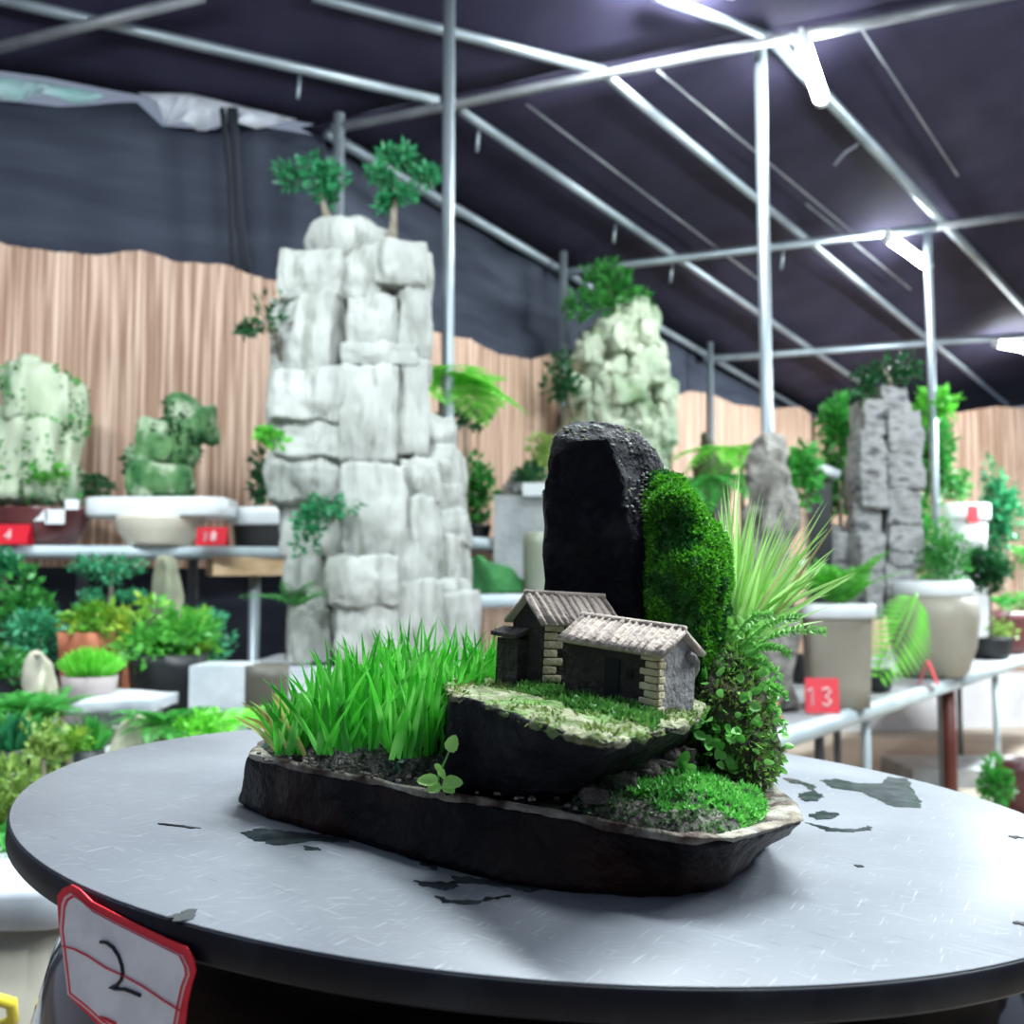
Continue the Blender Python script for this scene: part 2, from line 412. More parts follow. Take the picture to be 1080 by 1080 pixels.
for px, lb in ((331, 'thin steel post rising behind the top of the white tower rock'), (576, 'thin steel post between white tower rock and greenish rock'), (735, 'thin short steel post right of the greenish rock')):
    b = wr(px, 500) + N2 * .12; g = G(); tube(g, [(b.x, b.y, 0), (b.x, b.y, roofz(nR, b.x, b.y) - .01)], .024, None, 10)
    tag(mk('steel_post', g, m_steel), lb, 'post', 'posts of the steel frame')
for a, b, s in (((690, 72), (905, 250), .03), ((905, 25), (1010, 185), .03), ((555, 110), (800, 295), .03), ((850, 215), (960, 305), .03)):
    g = G(); tube(g, [rr(*a, s), rr(*b, s)], .006, None, 5)
    tag(mk('roof_wire', g, m_dsteel), {690: 'thin wire under the roof left of the tall post', 905: 'faint thin wire high on the right of the bright lamp', 555: 'faint thin wire between two roof tubes above the greenish rock', 850: 'thin wire just left of the second lamp'}[a[0]], 'wire', 'wires under the roof')
for px, py, L, fn, lb in ((316, 80, 24, rl, 'small hook hanging left of the near white post'), (505, 136, 24, rr, 'small hook hanging just right of the near white post'), (649, 236, 20, rr, 'small hook hanging above the greenish rock'), (709, 276, 22, rr, 'small hook under the cross tube right of the greenish rock'), (826, 260, 24, rr, 'small hook just right of the tall post')):
    a = fn(px, py, .03); b = P(px - 2, py + L, a.y); g = G(); tube(g, [a, b], .008, None, 6)
    tag(mk('hanging_hook', g, m_steel), lb, 'hook', 'hooks hanging from the roof tubes')
g = G(); a = rr(905, 152, .05); tube(g, [a, P(892, 160, a.y), P(880, 174, a.y)], .008, None, 6)
tag(mk('hanging_hook', g, m_dsteel), 'bent grey hook hanging right of the tall post below the lamp', 'hook', 'hooks hanging from the roof tubes')
m_tube = M('lit fluorescent tube', (.93, 1, 1), None, .4, emit=TUBE_STRENGTH)
m_tube2 = M('strong lit tube', (.93, 1, 1), None, .4, emit=TUBE_STRENGTH * 6)
def lamp(a, b, r, label, mt=None):
    t = thing('fluorescent_lamp', (a + b) / 2, label, 'lamp', 'fluorescent lamps under the roof')
    d = (b - a).normalized(); g = G(); tube(g, [a + d * .03, b - d * .03], r, None, 12); mk('tube', g, mt or m_tube, t)
    for p, q in ((a, a + d * .03), (b - d * .03, b)):
        g = G(); tube(g, [p, q], r * 1.15, None, 12); mk('end_cap', g, m_white, t)
    g = G(); tube(g, [a + Vector((0, 0, r + .012)), b + Vector((0, 0, r + .012))], .012, None, 8); mk('batten', g, m_white, t)
lamp(rr(845, 42, .16), rr(867, 106, .16), .032, 'bright fluorescent lamp beside the top of the tall post')
lamp(rr(936, 250, .15), rr(979, 281, .15), .030, 'fluorescent lamp hanging near the far steel post')
lamp(rl(690, -30, .10), rl(775, -10, .10), .03, 'lit lamp tube at the top edge left of the tall post', m_tube2)
lamp(rr(1050, 362, .10), rr(1100, 372, .10), .03, 'far fluorescent lamp at the right border')
# pale strips painted in for the daylight between net and roof
m_gaplight = M('white gap light', (.70, .72, .80), (.85, .86, .90), .5, 4, trans=.3)
def gap_strip(ctrl_t, ctrl_b, label, mat):
    t = [wl(*p) + N1 * .02 for p in lerp_pts(ctrl_t, 5)]; b = [wl(*p) + N1 * .02 for p in lerp_pts(ctrl_b, 5)]
    for i in range(len(t)): b[i] += N1 * .05 * math.sin(i * 1.3)
    g = G(); sheet(g, b, t, .004, N1); tag(mk('daylight_strip', g, mat), label, 'plastic sheet', 'daylight strips above the net wall')
gap_strip([(145, 100), (200, 101), (262, 116), (312, 128)], [(160, 108), (180, 134), (228, 136), (300, 131)], 'strip of white daylight painted in above the dark net at upper left', m_gaplight)
gap_strip([(-30, 80), (40, 88), (110, 102)], [(-30, 100), (30, 106), (108, 107)], 'strip of pale teal daylight painted in above the net at the left border', M('teal gap light', (.35, .62, .62), (.75, .82, .86), .5, 3, trans=.3))
g = G(); 
for k, (x0, x1) in enumerate(((232, 247), (238, 262), (244, 254))):
    p = [wl(x0 + (x1 - x0) * t + 2 * math.sin(t * 5 + k), 122 + 178 * t) + N1 * .07 for t in (0, .2, .4, .6, .8, 1)]; tube(g, p, .014, .012, 6)
tag(mk('net_cord', g, M('black cord', (.012, .014, .022), None, .8)), 'black gathered net cord hanging left of the white tower rock', 'cord')
# ------------------------------------------------------------------ benches
m_pipe = M('pale blue grey paint', (.50, .60, .64), (.62, .71, .74), .4, 5)
m_shelf = M('grey shelf board', (.30, .31, .32), (.40, .41, .42), .7, 6)
UP = Vector((0, 0, 1))
def bench(name, a, b, inward, depth, z, label, legs, th=.045, mat=None, legr=.02, leg_mat=None, pipe=True, group=None):
    """a and b: front edge ends; legs: list of (t along front, inset)"""
    a = Vector((a.x, a.y, z)); b = Vector((b.x, b.y, z)); d = (b - a).normalized(); L = (b - a).length
    t = thing(name, Vector(((a.x + b.x) / 2, (a.y + b.y) / 2, 0)) , label, 'bench', group)
    c = (a + b) / 2 + inward * depth / 2 - UP * th / 2
    g = G(); box(g, c, (L, depth, th * .8), (d, inward, UP)); mk('top_board', g, mat or m_shelf, t, False)
    g = G(); e = G()
    if pipe:
        tube(g, [a - UP * th / 2, b - UP * th / 2], th / 2, None, 10); mk('front_rail', g, m_pipe, t)
    for s, ins, lm, *lr in legs:
        p = a + d * L * s + inward * ins; g = G(); tube(g, [(p.x, p.y, 0), (p.x, p.y, z - th * .8)], lr[0] if lr else legr, None, 10); mk('leg', g, lm or leg_mat or m_steel, t)
    return t
IN1 = -N1; IN2 = -N2; IN3 = -N3
# upper shelf on the left
a = PZ(-60, 571, 1.478); 
ua = P(-160, 574, 3.35); ub = P(300, 574, 3.62); ZU = 1.487
bench('display_bench', ua, ub, IN1, .42, ZU, 'long white-edged upper shelf carrying the bowls at the left', [(.52, .30, m_dsteel), (.80, .32, m_dsteel), (.935, .06, m_steel)], .042, M('white shelf edge', (.60, .66, .70), (.70, .76, .79), .4, 4))
tb = [P(225, 597, 3.55), P(300, 597, 3.62)]
g = G(); box(g, (tb[0] + tb[1]) / 2 + IN1 * .12, ((tb[1] - tb[0]).length, .24, .066), ((tb[1] - tb[0]).normalized(), IN1, UP))
tag(mk('timber_beam', g, m_wood, None, False), 'short pale timber beam under the right end of the left shelf', 'timber')
ZL = 1.01
bench('plant_bench', P(-320, 700, 2.35), P(330, 700, 2.45), IN1, 1.0, ZL, 'low plant bench under the left shelf, covered with pots', [(.1, .05, None), (.9, .05, None), (.1, .9, None), (.9, .9, None)], .05, pipe=False)
g = G(); box(g, (-1.15, 1.75, .60), (1.1, .85, .05)); t = thing('plant_bench', (-1.15, 1.75, 0), 'lowest plant bench at the far left behind the turntable', 'bench')
mk('top_board', g, m_shelf, t, False)
for dx in (-.5, .5):
    for dy in (-.36, .36):
        g = G(); tube(g, [(-1.15 + dx, 1.75 + dy, 0), (-1.15 + dx, 1.75 + dy, .58)], .02); mk('leg', g, m_dsteel, t)
# benches along the rear net wall
ZB = .85
ra = PZ(640, 825, ZB); rb = PZ(1010, 712, ZB); rc = PZ(1014, 713, ZB); rd = PZ(1120, 680, ZB)
m_redpost = M('red brown paint', (.10, .02, .016), (.16, .035, .025), .5, 5)
bench('plant_bench', ra, rb, IN2, .95, ZB, 'long pale-edged bench on the right carrying square and round pots', [(.16, .05, m_pipe), (.50, .12, m_dsteel), (.585, .03, m_pipe), (.86, .5, m_dsteel), (.55, .85, m_dsteel), (.985, .04, m_redpost, .036)], .072)
bench('plant_bench', rc, rd, IN2, .95, ZB + .012, 'second pale-edged bench starting at the red-brown post on the right', [(.30, .04, m_pipe), (.60, .5, m_dsteel), (.9, .05, m_pipe)], .072)
# middle bench between the rocks, with two pale rails
ma = P(478, 632, 3.6); mb = P(640, 632, 4.25); ZM = ma.z
bench('plant_bench', ma, mb, IN2, .8, P(540, 626, 3.9).z, 'white-railed bench seen between white rock and standing stone, lower rail', [(.1, .05, None), (.9, .05, None), (.5, .7, None)], .05)
ua2 = P(470, 567, 4.2); ub2 = P(1150, 567, 9.6); ZR = P(515, 567, 4.45).z
bench('display_bench', Vector((ua2.x, ua2.y, 0)), Vector((ua2.x, ua2.y, 0)) + U2 * 5.6, IN2, .45, ZR, 'upper white-railed shelf along the rear reed screens', [(.05, .1, None), (.3, .1, None), (.55, .1, None), (.8, .1, None)], .05)
# ------------------------------------------------------------------ rock materials
m_wrock = M('white limestone', (.35, .36, .335), (.48, .49, .46), .8, 7, (1, 1, .22), bump=1.0, bscale=30, c3=(.26, .27, .24), s3=22)
m_grock = M('greenish limestone', (.30, .38, .27), (.56, .60, .47), .8, 6, bump=.7, bscale=18, c3=(.20, .30, .16), s3=4)
m_drock = M('grey slate rock', (.20, .20, .205), (.46, .46, .46), .75, 9, (1, 1, 2.2), bump=.8, bscale=22, c3=(.09, .09, .10), s3=9)
m_mrock = M('mossy pale rock', (.42, .50, .34), (.62, .66, .52), .8, 7, (1, 1, .4), bump=.7, bscale=20, c3=(.05, .16, .05), s3=7)
m_moss = M('deep green moss rock', (.02, .12, .03), (.16, .32, .13), .85, 16, bump=.8, bscale=30, c3=(.46, .54, .38), s3=12)
m_tan = M('tan grey stoneware', (.30, .275, .22), (.38, .35, .285), .5, 3)
m_crm = M('cream ceramic', (.74, .68, .54), (.86, .80, .66), .35, 4)
m_brown = M('brown oxblood glaze', (.085, .018, .022), (.13, .035, .035), .18, 4, coat=.5)
m_black = M('black plastic pot', (.010, .012, .014), (.02, .022, .024), .45, 6)
m_terra = M('terracotta', (.42, .12, .06), (.55, .20, .11), .75, 8)
m_maroon = M('maroon pot', (.10, .03, .035), (.16, .05, .05), .4, 5)
m_grey = M('grey concrete pot', (.40, .42, .43), (.58, .60, .61), .8, 6, bump=.3, bscale=40)
def bl(g, x0, y0, x1, y1, Y, dep, r=.3, amp=.02, sc=5, n=9, rot=0, stretch=(2, 2, .8), crag=.0):
    a = P(x0, (y0 + y1) / 2, Y); b = P(x1, (y0 + y1) / 2, Y); t = P((x0 + x1) / 2, y0, Y); u = P((x0 + x1) / 2, y1, Y)
    c = (a + b) / 2 + Vector((0, dep * .5, 0)); ca, sa = math.cos(rot), math.sin(rot)
    blob(g, c, (b.x - a.x, dep, t.z - u.z), r, n, amp, sc, (Vector((ca, sa, 0)), Vector((-sa, ca, 0)), UP), stretch, rnd(0, 50), crag)
m_core = M('shadowed joint rock', (.10, .10, .09), (.20, .20, .18), .9, 10)  # darker than the blocks so gaps read dark: shade put into the colour
# white tower rock
random.seed(3)
YW = 3.1; zb = P(385, 700, YW).z
wt = thing('rock_landscape', Vector((P(385, 700, YW).x, YW + .25, zb)), 'tall white tower rock of stacked blocks with small trees on top', 'rock landscape')
cols = dict(
 left_column=[(296, 262, 364, 314, .05), (291, 308, 363, 392, .05), (272, 388, 360, 442, -.02), (279, 436, 362, 482, .0), (278, 474, 360, 530, .03), (290, 520, 352, 585, .10), (294, 575, 332, 622, .08), (318, 618, 350, 700, .02), (305, 640, 350, 700, -.03)],
 centre_column=[(356, 258, 414, 314, .08), (360, 310, 414, 366, .05), (362, 362, 445, 384, .04), (354, 380, 416, 488, .0), (351, 484, 424, 592, -.05), (333, 586, 412, 640, -.12), (344, 632, 410, 705, -.10), (408, 612, 458, 705, -.05)],
 right_column=[(392, 250, 448, 298, .03), (410, 295, 446, 376, .05), (412, 378, 444, 480, .04), (418, 480, 462, 530, .02), (416, 522, 456, 618, -.02)],
 side_column=[(437, 437, 478, 478, .08), (440, 470, 482, 514, .06), (452, 508, 484, 544, .05), (455, 538, 490, 572, .04), (454, 565, 488, 618, .02), (450, 614, 486, 634, .0), (450, 624, 500, 705, -.04)])
for k, v in cols.items():
    g = G()
    for (x0, y0, x1, y1, dy) in v: bl(g, x0 - 1, y0 - 1, x1 + 1, y1 + 1, YW + dy, rnd(.26, .36), rnd(.14, .30), .020, 6, 18, rnd(-.25, .25), crag=.005)
    mk('stone_' + k, g, m_wrock, wt)
g = G(); bl(g, 318, 221, 400, 272, YW + .08, .26, .92, .02, 5, 16, crag=.003); bl(g, 376, 236, 408, 270, YW + .1, .2, .5, .02, 6, 10, crag=.005); mk('cap_stone', g, m_wrock, wt)
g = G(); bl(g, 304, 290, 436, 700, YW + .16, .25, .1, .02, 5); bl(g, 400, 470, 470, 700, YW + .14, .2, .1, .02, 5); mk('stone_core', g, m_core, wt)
def tree(parent, base, pts, clumps, lm, L, r=.012, name='small_tree', n=120):
    t = mk(name, tube(G(), pts, r, r * .4, 7), bark, parent)
    g = G()
    for c, rr_ in clumps: foliage(g, c, rr_, n, L, 7, .5)
    mk('foliage', g, lm, t); return t
def pl(px, py, Y, r): return P(px, py, Y), (r[0] * Y / FPX, r[0] * Y / FPX * .8, r[1] * Y / FPX)
tree(wt, 0, [P(346, 232, 3.25), P(340, 212, 3.25), P(334, 190, 3.25)], [pl(310, 184, 3.25, (24, 14)), pl(345, 190, 3.25, (28, 16)), pl(334, 178, 3.25, (20, 12)), pl(345, 206, 3.25, (14, 10))], l_blue, .036, .014)
tree(wt, 0, [P(414, 252, 3.2), P(415, 230, 3.2), P(418, 190, 3.2)], [pl(420, 166, 3.2, (26, 12)), pl(438, 188, 3.2, (22, 12)), pl(404, 184, 3.2, (20, 12)), pl(424, 206, 3.2, (18, 12)), pl(405, 212, 3.2, (10, 9))], l_blue, .036, .016)
tree(wt, 0, [P(298, 385, 3.2), P(290, 350, 3.15), P(275, 330, 3.1)], [pl(284, 328, 3.12, (18, 22)), pl(265, 345, 3.1, (14, 8))], l_dark, .032, .01, n=70)
g = G(); foliage(g, *pl(284, 466, 3.0, (20, 12)), 150, .03, 6); mk('leafy_tuft', g, l_brt, wt)
g = G(); foliage(g, *pl(345, 535, 3.0, (36, 14)), 160, .03, 8); foliage(g, *pl(328, 562, 3.0, (30, 26)), 200, .03, 8); mk('leafy_tuft', g, l_blue, wt)
g = G(); fern(g, P(312, 640, 3.0), 9, .16, .8, .8, .03, 0, 6.28, 8); mk('leafy_tuft', g, l_mid, wt)
g = G(); box(g, (P(385, 700, YW).x, YW + .22, zb - .05), (.75, .6, .09)); 
tag(mk('stone_tray', g, m_marble, None, False), 'shallow marble tray under the white tower rock', 'tray')
g = G(); box(g, (P(385, 700, YW).x, YW + .22, (zb - .095 + ZL) / 2 - 0), (.6, .5, max(.02, zb - .095 - ZL))); 
if zb - .095 > ZL: tag(mk('stone_block', g, m_grey, None, False), 'grey block carrying the tray of the white tower rock', 'block')
# greenish rock further back
random.seed(8); YG = 5.6
gt = thing('rock_landscape', Vector((P(650, 560, YG).x, YG + .2, ZR)), 'rounded greenish layered rock behind the mossy standing stone', 'rock landscape')
g = G(); y = 318
rows = [(318, 652, 690), (338, 628, 697), (358, 612, 702), (378, 607, 704), (400, 604, 705), (424, 605, 706), (446, 600, 706), (470, 598, 704), (495, 600, 702), (520, 596, 702), (545, 594, 704)]
for i, (yy, xl, xr) in enumerate(rows):
    x = xl
    while x < xr - 8:
        w = rnd(20, 36); x1 = min(xr, x + w); 
        if xr - x1 < 10: x1 = xr
        bl(g, x - 2, yy - rnd(2, 6), x1 + 2, yy + rnd(22, 30), YG + rnd(-.08, .06) - .06 * math.sin(math.pi * (x - xl) / (xr - xl)), .35, rnd(.3, .6), .05, 6, 12, rnd(-.5, .5), crag=.014); x = x1
bl(g, 612, 335, 692, 575, YG + .15, .3, .3, .03, 4); mk('rock_body', g, m_grock, gt)
tree(gt, 0, [P(650, 325, YG + .1), P(642, 308, YG), P(634, 292, YG)], [pl(638, 288, YG, (24, 12)), pl(615, 322, YG, (20, 14)), pl(648, 302, YG, (18, 14)), pl(632, 312, YG, (20, 18)), pl(668, 314, YG, (16, 6))], l_mid, .065, .02, n=90)
tree(gt, 0, [P(605, 440, YG - .1), P(600, 415, YG - .1), P(595, 395, YG - .1)], [pl(594, 388, YG - .1, (16, 16)), pl(600, 412, YG - .1, (18, 12)), pl(590, 408, YG - .1, (14, 14))], l_dark, .055, .015, n=80)
m_core2 = M('shadowed gap rock', (.02, .02, .025), (.05, .05, .055), .9, 10)  # near-black core paints the shade in the gap between the columns
# dark slate tower rock on the right
random.seed(11); YD = 5.75
dt = thing('rock_landscape', Vector((P(935, 640, YD).x, YD + .2, P(935, 645, YD).z)), 'tall dark grey slate rock in two columns on the right', 'rock landscape')
for nm, lst in (('stone_left_column', [(422, 912, 937, 36), (456, 908, 935, 34), (488, 908, 936, 46), (532, 905, 934, 34), (564, 905, 932, 48), (610, 908, 930, 40)]), ('stone_right_column', [(408, 929, 960, 26), (432, 937, 974, 44), (474, 940, 976, 38), (510, 938, 973, 42), (550, 937, 974, 46), (594, 935, 968, 54)])):
    g = G()
    for (yy, xl, xr, hh_) in lst: bl(g, xl, yy - 2, xr, yy + hh_ + 2, YD + rnd(-.04, .04), .28, .16, .022, 6, 16, rnd(-.2, .2), (1, 1, 1), .010)
    mk(nm, g, m_drock, dt)
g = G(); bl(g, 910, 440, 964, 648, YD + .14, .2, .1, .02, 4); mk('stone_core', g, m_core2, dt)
g = G(); bl(g, 955, 612, 990, 645, YD - .02, .3, .4, .04, 5); bl(g, 876, 560, 903, 645, YD + .1, .25, .4, .04, 5); mk('foot_stone', g, m_drock, dt)
tree(dt, 0, [P(940, 412, YD + .1), P(938, 400, YD), P(930, 386, YD)], [pl(945, 384, YD, (22, 14)), pl(920, 398, YD, (24, 12)), pl(958, 398, YD, (12, 8)), pl(912, 410, YD, (14, 12))], l_dark, .06, .018, n=80)
# small grey rock between standing stone and slate rock
random.seed(12); Y4 = 4.1
g = G(); loft(g, [[P(x, y, Y4 + d) for x, d in ((l, .1), ((l + r) / 2, -.05), (r, .1), ((l + r) / 2 + 6, .3))] for y, l, r in ((746, 790, 842), (620, 788, 838), (560, 786, 838), (510, 784, 836), (480, 786, 832), (466, 796, 820), (460, 803, 812))], (6, 5), .045, 9)
tag(mk('standing_rock', g, M('weathered grey rock', (.16, .155, .14), (.44, .42, .38), .8, 14, bump=1.0, bscale=40, c3=(.07, .07, .06), s3=12), None), 'narrow grey standing rock right of the tall post base', 'rock')
# ------------------------------------------------------------------ pots and plants
def pot(parent, c, r, h, mat, sq=0, rim=None, rimh=.03, rimw=1.06, taper=.8, name='pot', rot=.0, ell=1, seg=28, bulge=0):
    """hollow pot: c is its base centre"""
    t = min(.1 * r, .02)
    prof = [(r * taper, 0)] + [(r * (taper + (1 - taper) * k / 5) + bulge * math.sin(math.pi * k / 5), h * k / 5) for k in range(1, 6)] + [(r - t, h), (r - t * 1.5, h - min(.03, h * .3))]
    g = G(); lathe(g, c, prof, seg, sq, rot=rot, ell=ell); o = mk(name, g, mat, parent)
    if rim:
        g = G(); R_ = r * rimw; lathe(g, c, [(r * .8, h - rimh), (R_ - .004, h - rimh), (R_, h - rimh * .8), (R_, h - .006), (R_ - .006, h), (r * .86, h), (r * .84, h - .012)], seg, sq, rot=rot, ell=ell); mk('rim', g, rim, parent)
    g = G(); lathe(g, Vector(c) + Vector((0, 0, h - .03)), [(r * .9, 0), (r * .86, .014)], seg, sq, rot=rot, ell=ell); mk('soil', g, m_soil, parent)
    return o
def bush(label, px, py, rx, ry, Y, lm, z=None, n=300, L=.045, pm=None, pr=None, ph=.14, cat='shrub', name='potted_shrub', group=None, clumps=12, potkw=None, w=.5):
    """leafy plant in a pot standing at height z below its crown"""
    c = P(px, py, Y); R = (rx * Y / FPX, rx * Y / FPX * .85, ry * Y / FPX)
    z = ZL if z is None else z; pr = pr or max(.05, R[0] * .5); ph = min(ph, max(.05, c.z - R[2] * .5 - z))
    t = thing(name, (c.x, c.y, z), label, cat, group)
    pot(t, (c.x, c.y, z), pr, ph, pm or m_black, **(potkw or {}))
    top = c.z - R[2] * .2
    if top > z + ph: mk('stem', tube(G(), [(c.x, c.y, z + ph - .03), (c.x + .01, c.y, (z + ph + top) / 2), (c.x, c.y, top)], .012, .007, 6), bark, t)
    g = G(); foliage(g, c, R, n, L, clumps, .45, w); mk('foliage', g, lm, t); return t
def fernpot(label, px, py, Y, z, nf, L, lm, pm=None, pr=.08, rise=.8, droop=1.2, pw=None, name='potted_fern', np=12, a0=0, a1=6.283):
    c = P(px, py, Y); ph = max(.05, c.z - z); ph2 = min(.16, ph)
    t = thing(name, (c.x, c.y, z), label, 'fern'); pot(t, (c.x, c.y, z), pr, ph2, pm or m_black)
    g = G()
    if ph > ph2 + .01: mk('stem', tube(G(), [(c.x, c.y, z + ph2 - .03), c], .018, .014, 7), bark, t)
    fern(g, c, nf, L, rise, droop, pw, a0, a1, np); mk('fronds', g, lm, t); return t
random.seed(21)
# ---- bowls on the upper left shelf
def at(px, Y): p = P(px, 570, Y); return Vector((p.x, p.y, ZU))
b1 = at(38, 3.55); t = thing('rock_bowl', b1, 'brown glazed oval bowl with pale mossy rock at the left border', 'planted bowl')
R1 = 58 * 3.55 / FPX; g = G(); lathe(g, b1, [(R1 * .55, 0), (R1 * .72, .01), (R1 * .9, .06), (R1, .118), (R1 * 1.02, .126), (R1 * .95, .126), (R1 * .9, .11)], 36, ell=.7); mk('bowl', g, m_brown, t)
g = G(); lathe(g, b1 + UP * .10, [(R1 * .93, 0), (R1 * .9, .015)], 30, ell=.7); mk('soil', g, m_soil, t)
for sx, sy, r in ((43, 544, 7), (58, 545, 10), (76, 532, 7)):
    q = P(sx, sy, 3.55 - R1 * .62); g = G(); box(g, q, (r * 2 * 3.5 / FPX, .004, r * 1.5 * 3.5 / FPX)); mk('paper_sticker', g, m_white, t, False)
g = G()
for (x0, y0, x1, y1, d) in ((-6, 382, 48, 440, 0), (28, 392, 72, 450, .02), (-10, 425, 30, 530, .02), (22, 440, 52, 530, -.06), (44, 430, 74, 500, .05), (50, 490, 76, 530, -.02), (-20, 500, 20, 530, -.06), (2, 376, 40, 402, .05)): bl(g, x0, y0, x1, y1, 3.52 + d, .16, .45, .028, 6)
r_ = mk('rock', g, m_mrock, t)
g = fuzz(g, 1500, .026, .6, lambda p, q: nz(p, 7, 2) > .12); mk('moss', g, l_mid, r_)
g = G(); foliage(g, *pl(50, 502, 3.45, (22, 12)), 120, .03, 6); mk('foliage', g, l_brt, t)
b2 = at(168, 3.58); t = thing('rock_bowl', b2, 'cream footed bowl under a white tray with green mossy rock', 'planted bowl')
R2 = 49 * 3.58 / FPX; g = G(); lathe(g, b2, [(R2 * .62, 0), (R2 * .66, .012), (R2 * .85, .05), (R2 * .97, .09), (R2 * .98, .098), (R2 * .8, .098)], 36); mk('bowl', g, m_crm, t)
zt = 1.487 + .098; cx = P(172, 528, 3.58); g = G(); lathe(g, (cx.x, cx.y, zt), [(72 * 3.58 / FPX, 0), (74 * 3.58 / FPX, .01), (74 * 3.58 / FPX, .06), (72 * 3.58 / FPX, .066), (70 * 3.58 / FPX, .06)], 40, 5, ell=.5); mk('tray', g, m_white, t)
g = G()
for (x0, y0, x1, y1, d) in ((140, 440, 186, 482, 0), (172, 418, 206, 462, .02), (188, 428, 220, 462, 0), (128, 470, 182, 500, .0), (130, 488, 196, 522, -.02), (168, 450, 200, 490, .02)): bl(g, x0, y0, x1, y1, 3.52 + d, .14, .5, .03, 7)
r_ = mk('rock', g, m_moss, t); mk('moss', fuzz(g, 1500, .024, .6, lambda p, q: nz(p, 6, 2) > .0), l_dark, r_)
g = G(); foliage(g, *pl(98, 514, 3.62, (34, 14)), 260, .03, 8); mk('foliage', g, l_dark, t)
b3 = at(290, 3.75); t = thing('rock_bowl', b3, 'dark bowl with white rim half hidden behind the white tower rock', 'planted bowl')
pot(t, b3, 44 * 3.75 / FPX, .145, m_black, 4, m_white, .065, 1.04, .9, 'bowl', ell=.6); g = G(); foliage(g, *pl(276, 500, 3.75, (12, 34)), 150, .04, 6); mk('foliage', g, l_dark, t)
m_rednum = m_red
def glyph(parent, strokes, o, ux, uz, s, r, mat, name='number'):
    g = G()
    for st in strokes: tube(g, [o + ux * x * s + uz * y * s for x, y in st], r, None, 5)
    return mk(name, g, mat, parent)
DG = {'1': [[(0, .8), (.2, 1), (.2, 0)]], '3': [[(0, .9), (.3, 1), (.5, .8), (.2, .52), (.5, .25), (.3, 0), (0, .1)]], '4': [[(.4, 0), (.4, 1), (0, .3), (.55, .3)]], '8': [[(.25, .52), (0, .75), (.25, 1), (.5, .75), (.25, .52), (0, .25), (.25, 0), (.5, .25), (.25, .52)]], '5': [[(.5, 1), (.05, 1), (.05, .55), (.35, .6), (.5, .3), (.25, 0), (0, .1)]]}
def card(label, px, py, w, h, Y, z, mat, text, lean=.35, skew=0, rot=0):
    """folded tent card standing on a surface"""
    c = P(px, py, Y); c.z = z; w = w * Y / FPX; h = h * Y / FPX
    t = thing('number_card', c, label, 'number card'); ux = Vector((math.cos(rot), math.sin(rot), 0)); uy = Vector((-math.sin(rot), math.cos(rot), 0))
    fu = (UP + uy * lean).normalized(); bu = (UP - uy * lean).normalized(); d = h * lean
    g = G(); box(g, c + fu * h / 2 - uy * d, (w, .003, h), (ux, ux.cross(fu) * -1, fu)); mk('front_leaf', g, mat, t, False)
    g = G(); box(g, c + bu * h / 2 + uy * d, (w, .003, h), (ux, ux.cross(bu) * -1, bu)); mk('back_leaf', g, mat, t, False)
    if text:
        s = h * .5; o = c - uy * d - ux * (s * .45 * len(text) - s * .1) + fu * h * .22 + ux.cross(fu) * .004 * (1 if ux.cross(fu).y < 0 else -1)
        for i, ch in enumerate(text): glyph(t, DG[ch], o + ux * s * .78 * i, ux, fu, s, .0035 * Y / 3.5, m_ink)
    return t
card('red number card 4 leaning by the brown bowl at left', 12, 571, 40, 22, 3.42, ZU, m_red, '4')
card('red number card 18 right of the cream bowl', 224, 572, 32, 20, 3.5, ZU, m_red, '18')
# ---- under the left shelf
random.seed(31)
def layered(label, px, Y, z, ystem, tiers, lm, L):
    b = P(px, 620, Y); t = thing('potted_tree', (b.x, b.y, z), label, 'shrub'); pot(t, (b.x, b.y, z), .09, .12, m_terra)
    mk('stem', tube(G(), [(b.x, b.y, z + .1), P(px - 2, 660, Y), P(px, ystem, Y)], .012, .006, 6), bark, t)
    g = G()
    for c, r in tiers: foliage(g, c, r, 150, L, 7, .5)
    mk('foliage', g, lm, t)
layered('layered bluish-green small tree in the dark under the left shelf', 118, 2.95, ZL, 600, [pl(100, 598, 2.95, (30, 9)), pl(132, 600, 2.95, (30, 10)), pl(118, 610, 2.95, (24, 14)), pl(98, 634, 2.95, (22, 10)), pl(140, 630, 2.95, (20, 6)), pl(118, 650, 2.95, (36, 14))], l_teal, .024)
g = G(); loft(g, [[P(x, y, 3.05 + d) for x, d in ((l, .06), ((l + r) / 2, 0), (r, .05), ((l + r) / 2, .16))] for y, l, r in ((739, 150, 200), (640, 158, 196), (615, 160, 194), (598, 164, 190), (589, 168, 182))], (4, 4), .02, 7)
tag(mk('standing_rock', g, M('mossy boulder', (.22, .24, .16), (.36, .36, .25), .8, 8, c3=(.10, .20, .07)), None), 'small mossy rounded rock under the left shelf', 'rock')
bush('dark green shrub at the left border just below the shelf', 12, 645, 42, 48, 2.85, l_mid, n=520, L=.04)
bush('thin leafy sprays poking in at the left border below the shelf edge', 4, 597, 16, 16, 2.9, l_blue, n=90, L=.04, pr=.05)
bush('glossy light-green shrub left of the terracotta pot', 40, 668, 36, 26, 2.75, l_teal, n=480, L=.032)
bush('small shrub in a wide terracotta pot under the shelf', 98, 656, 42, 20, 2.7, l_yel, n=340, L=.035, pm=m_terra, pr=.085, ph=.30, potkw=dict(taper=.8))
bush('large yellow-green bush in a black pot under the left shelf', 178, 668, 56, 42, 2.62, l_yel2, n=1100, L=.034, pm=m_black, pr=.10, ph=.2, clumps=18)
bush('airy green shrub right of the big yellow-green bush', 216, 676, 28, 34, 2.75, l_teal, n=320, L=.03, pr=.06)
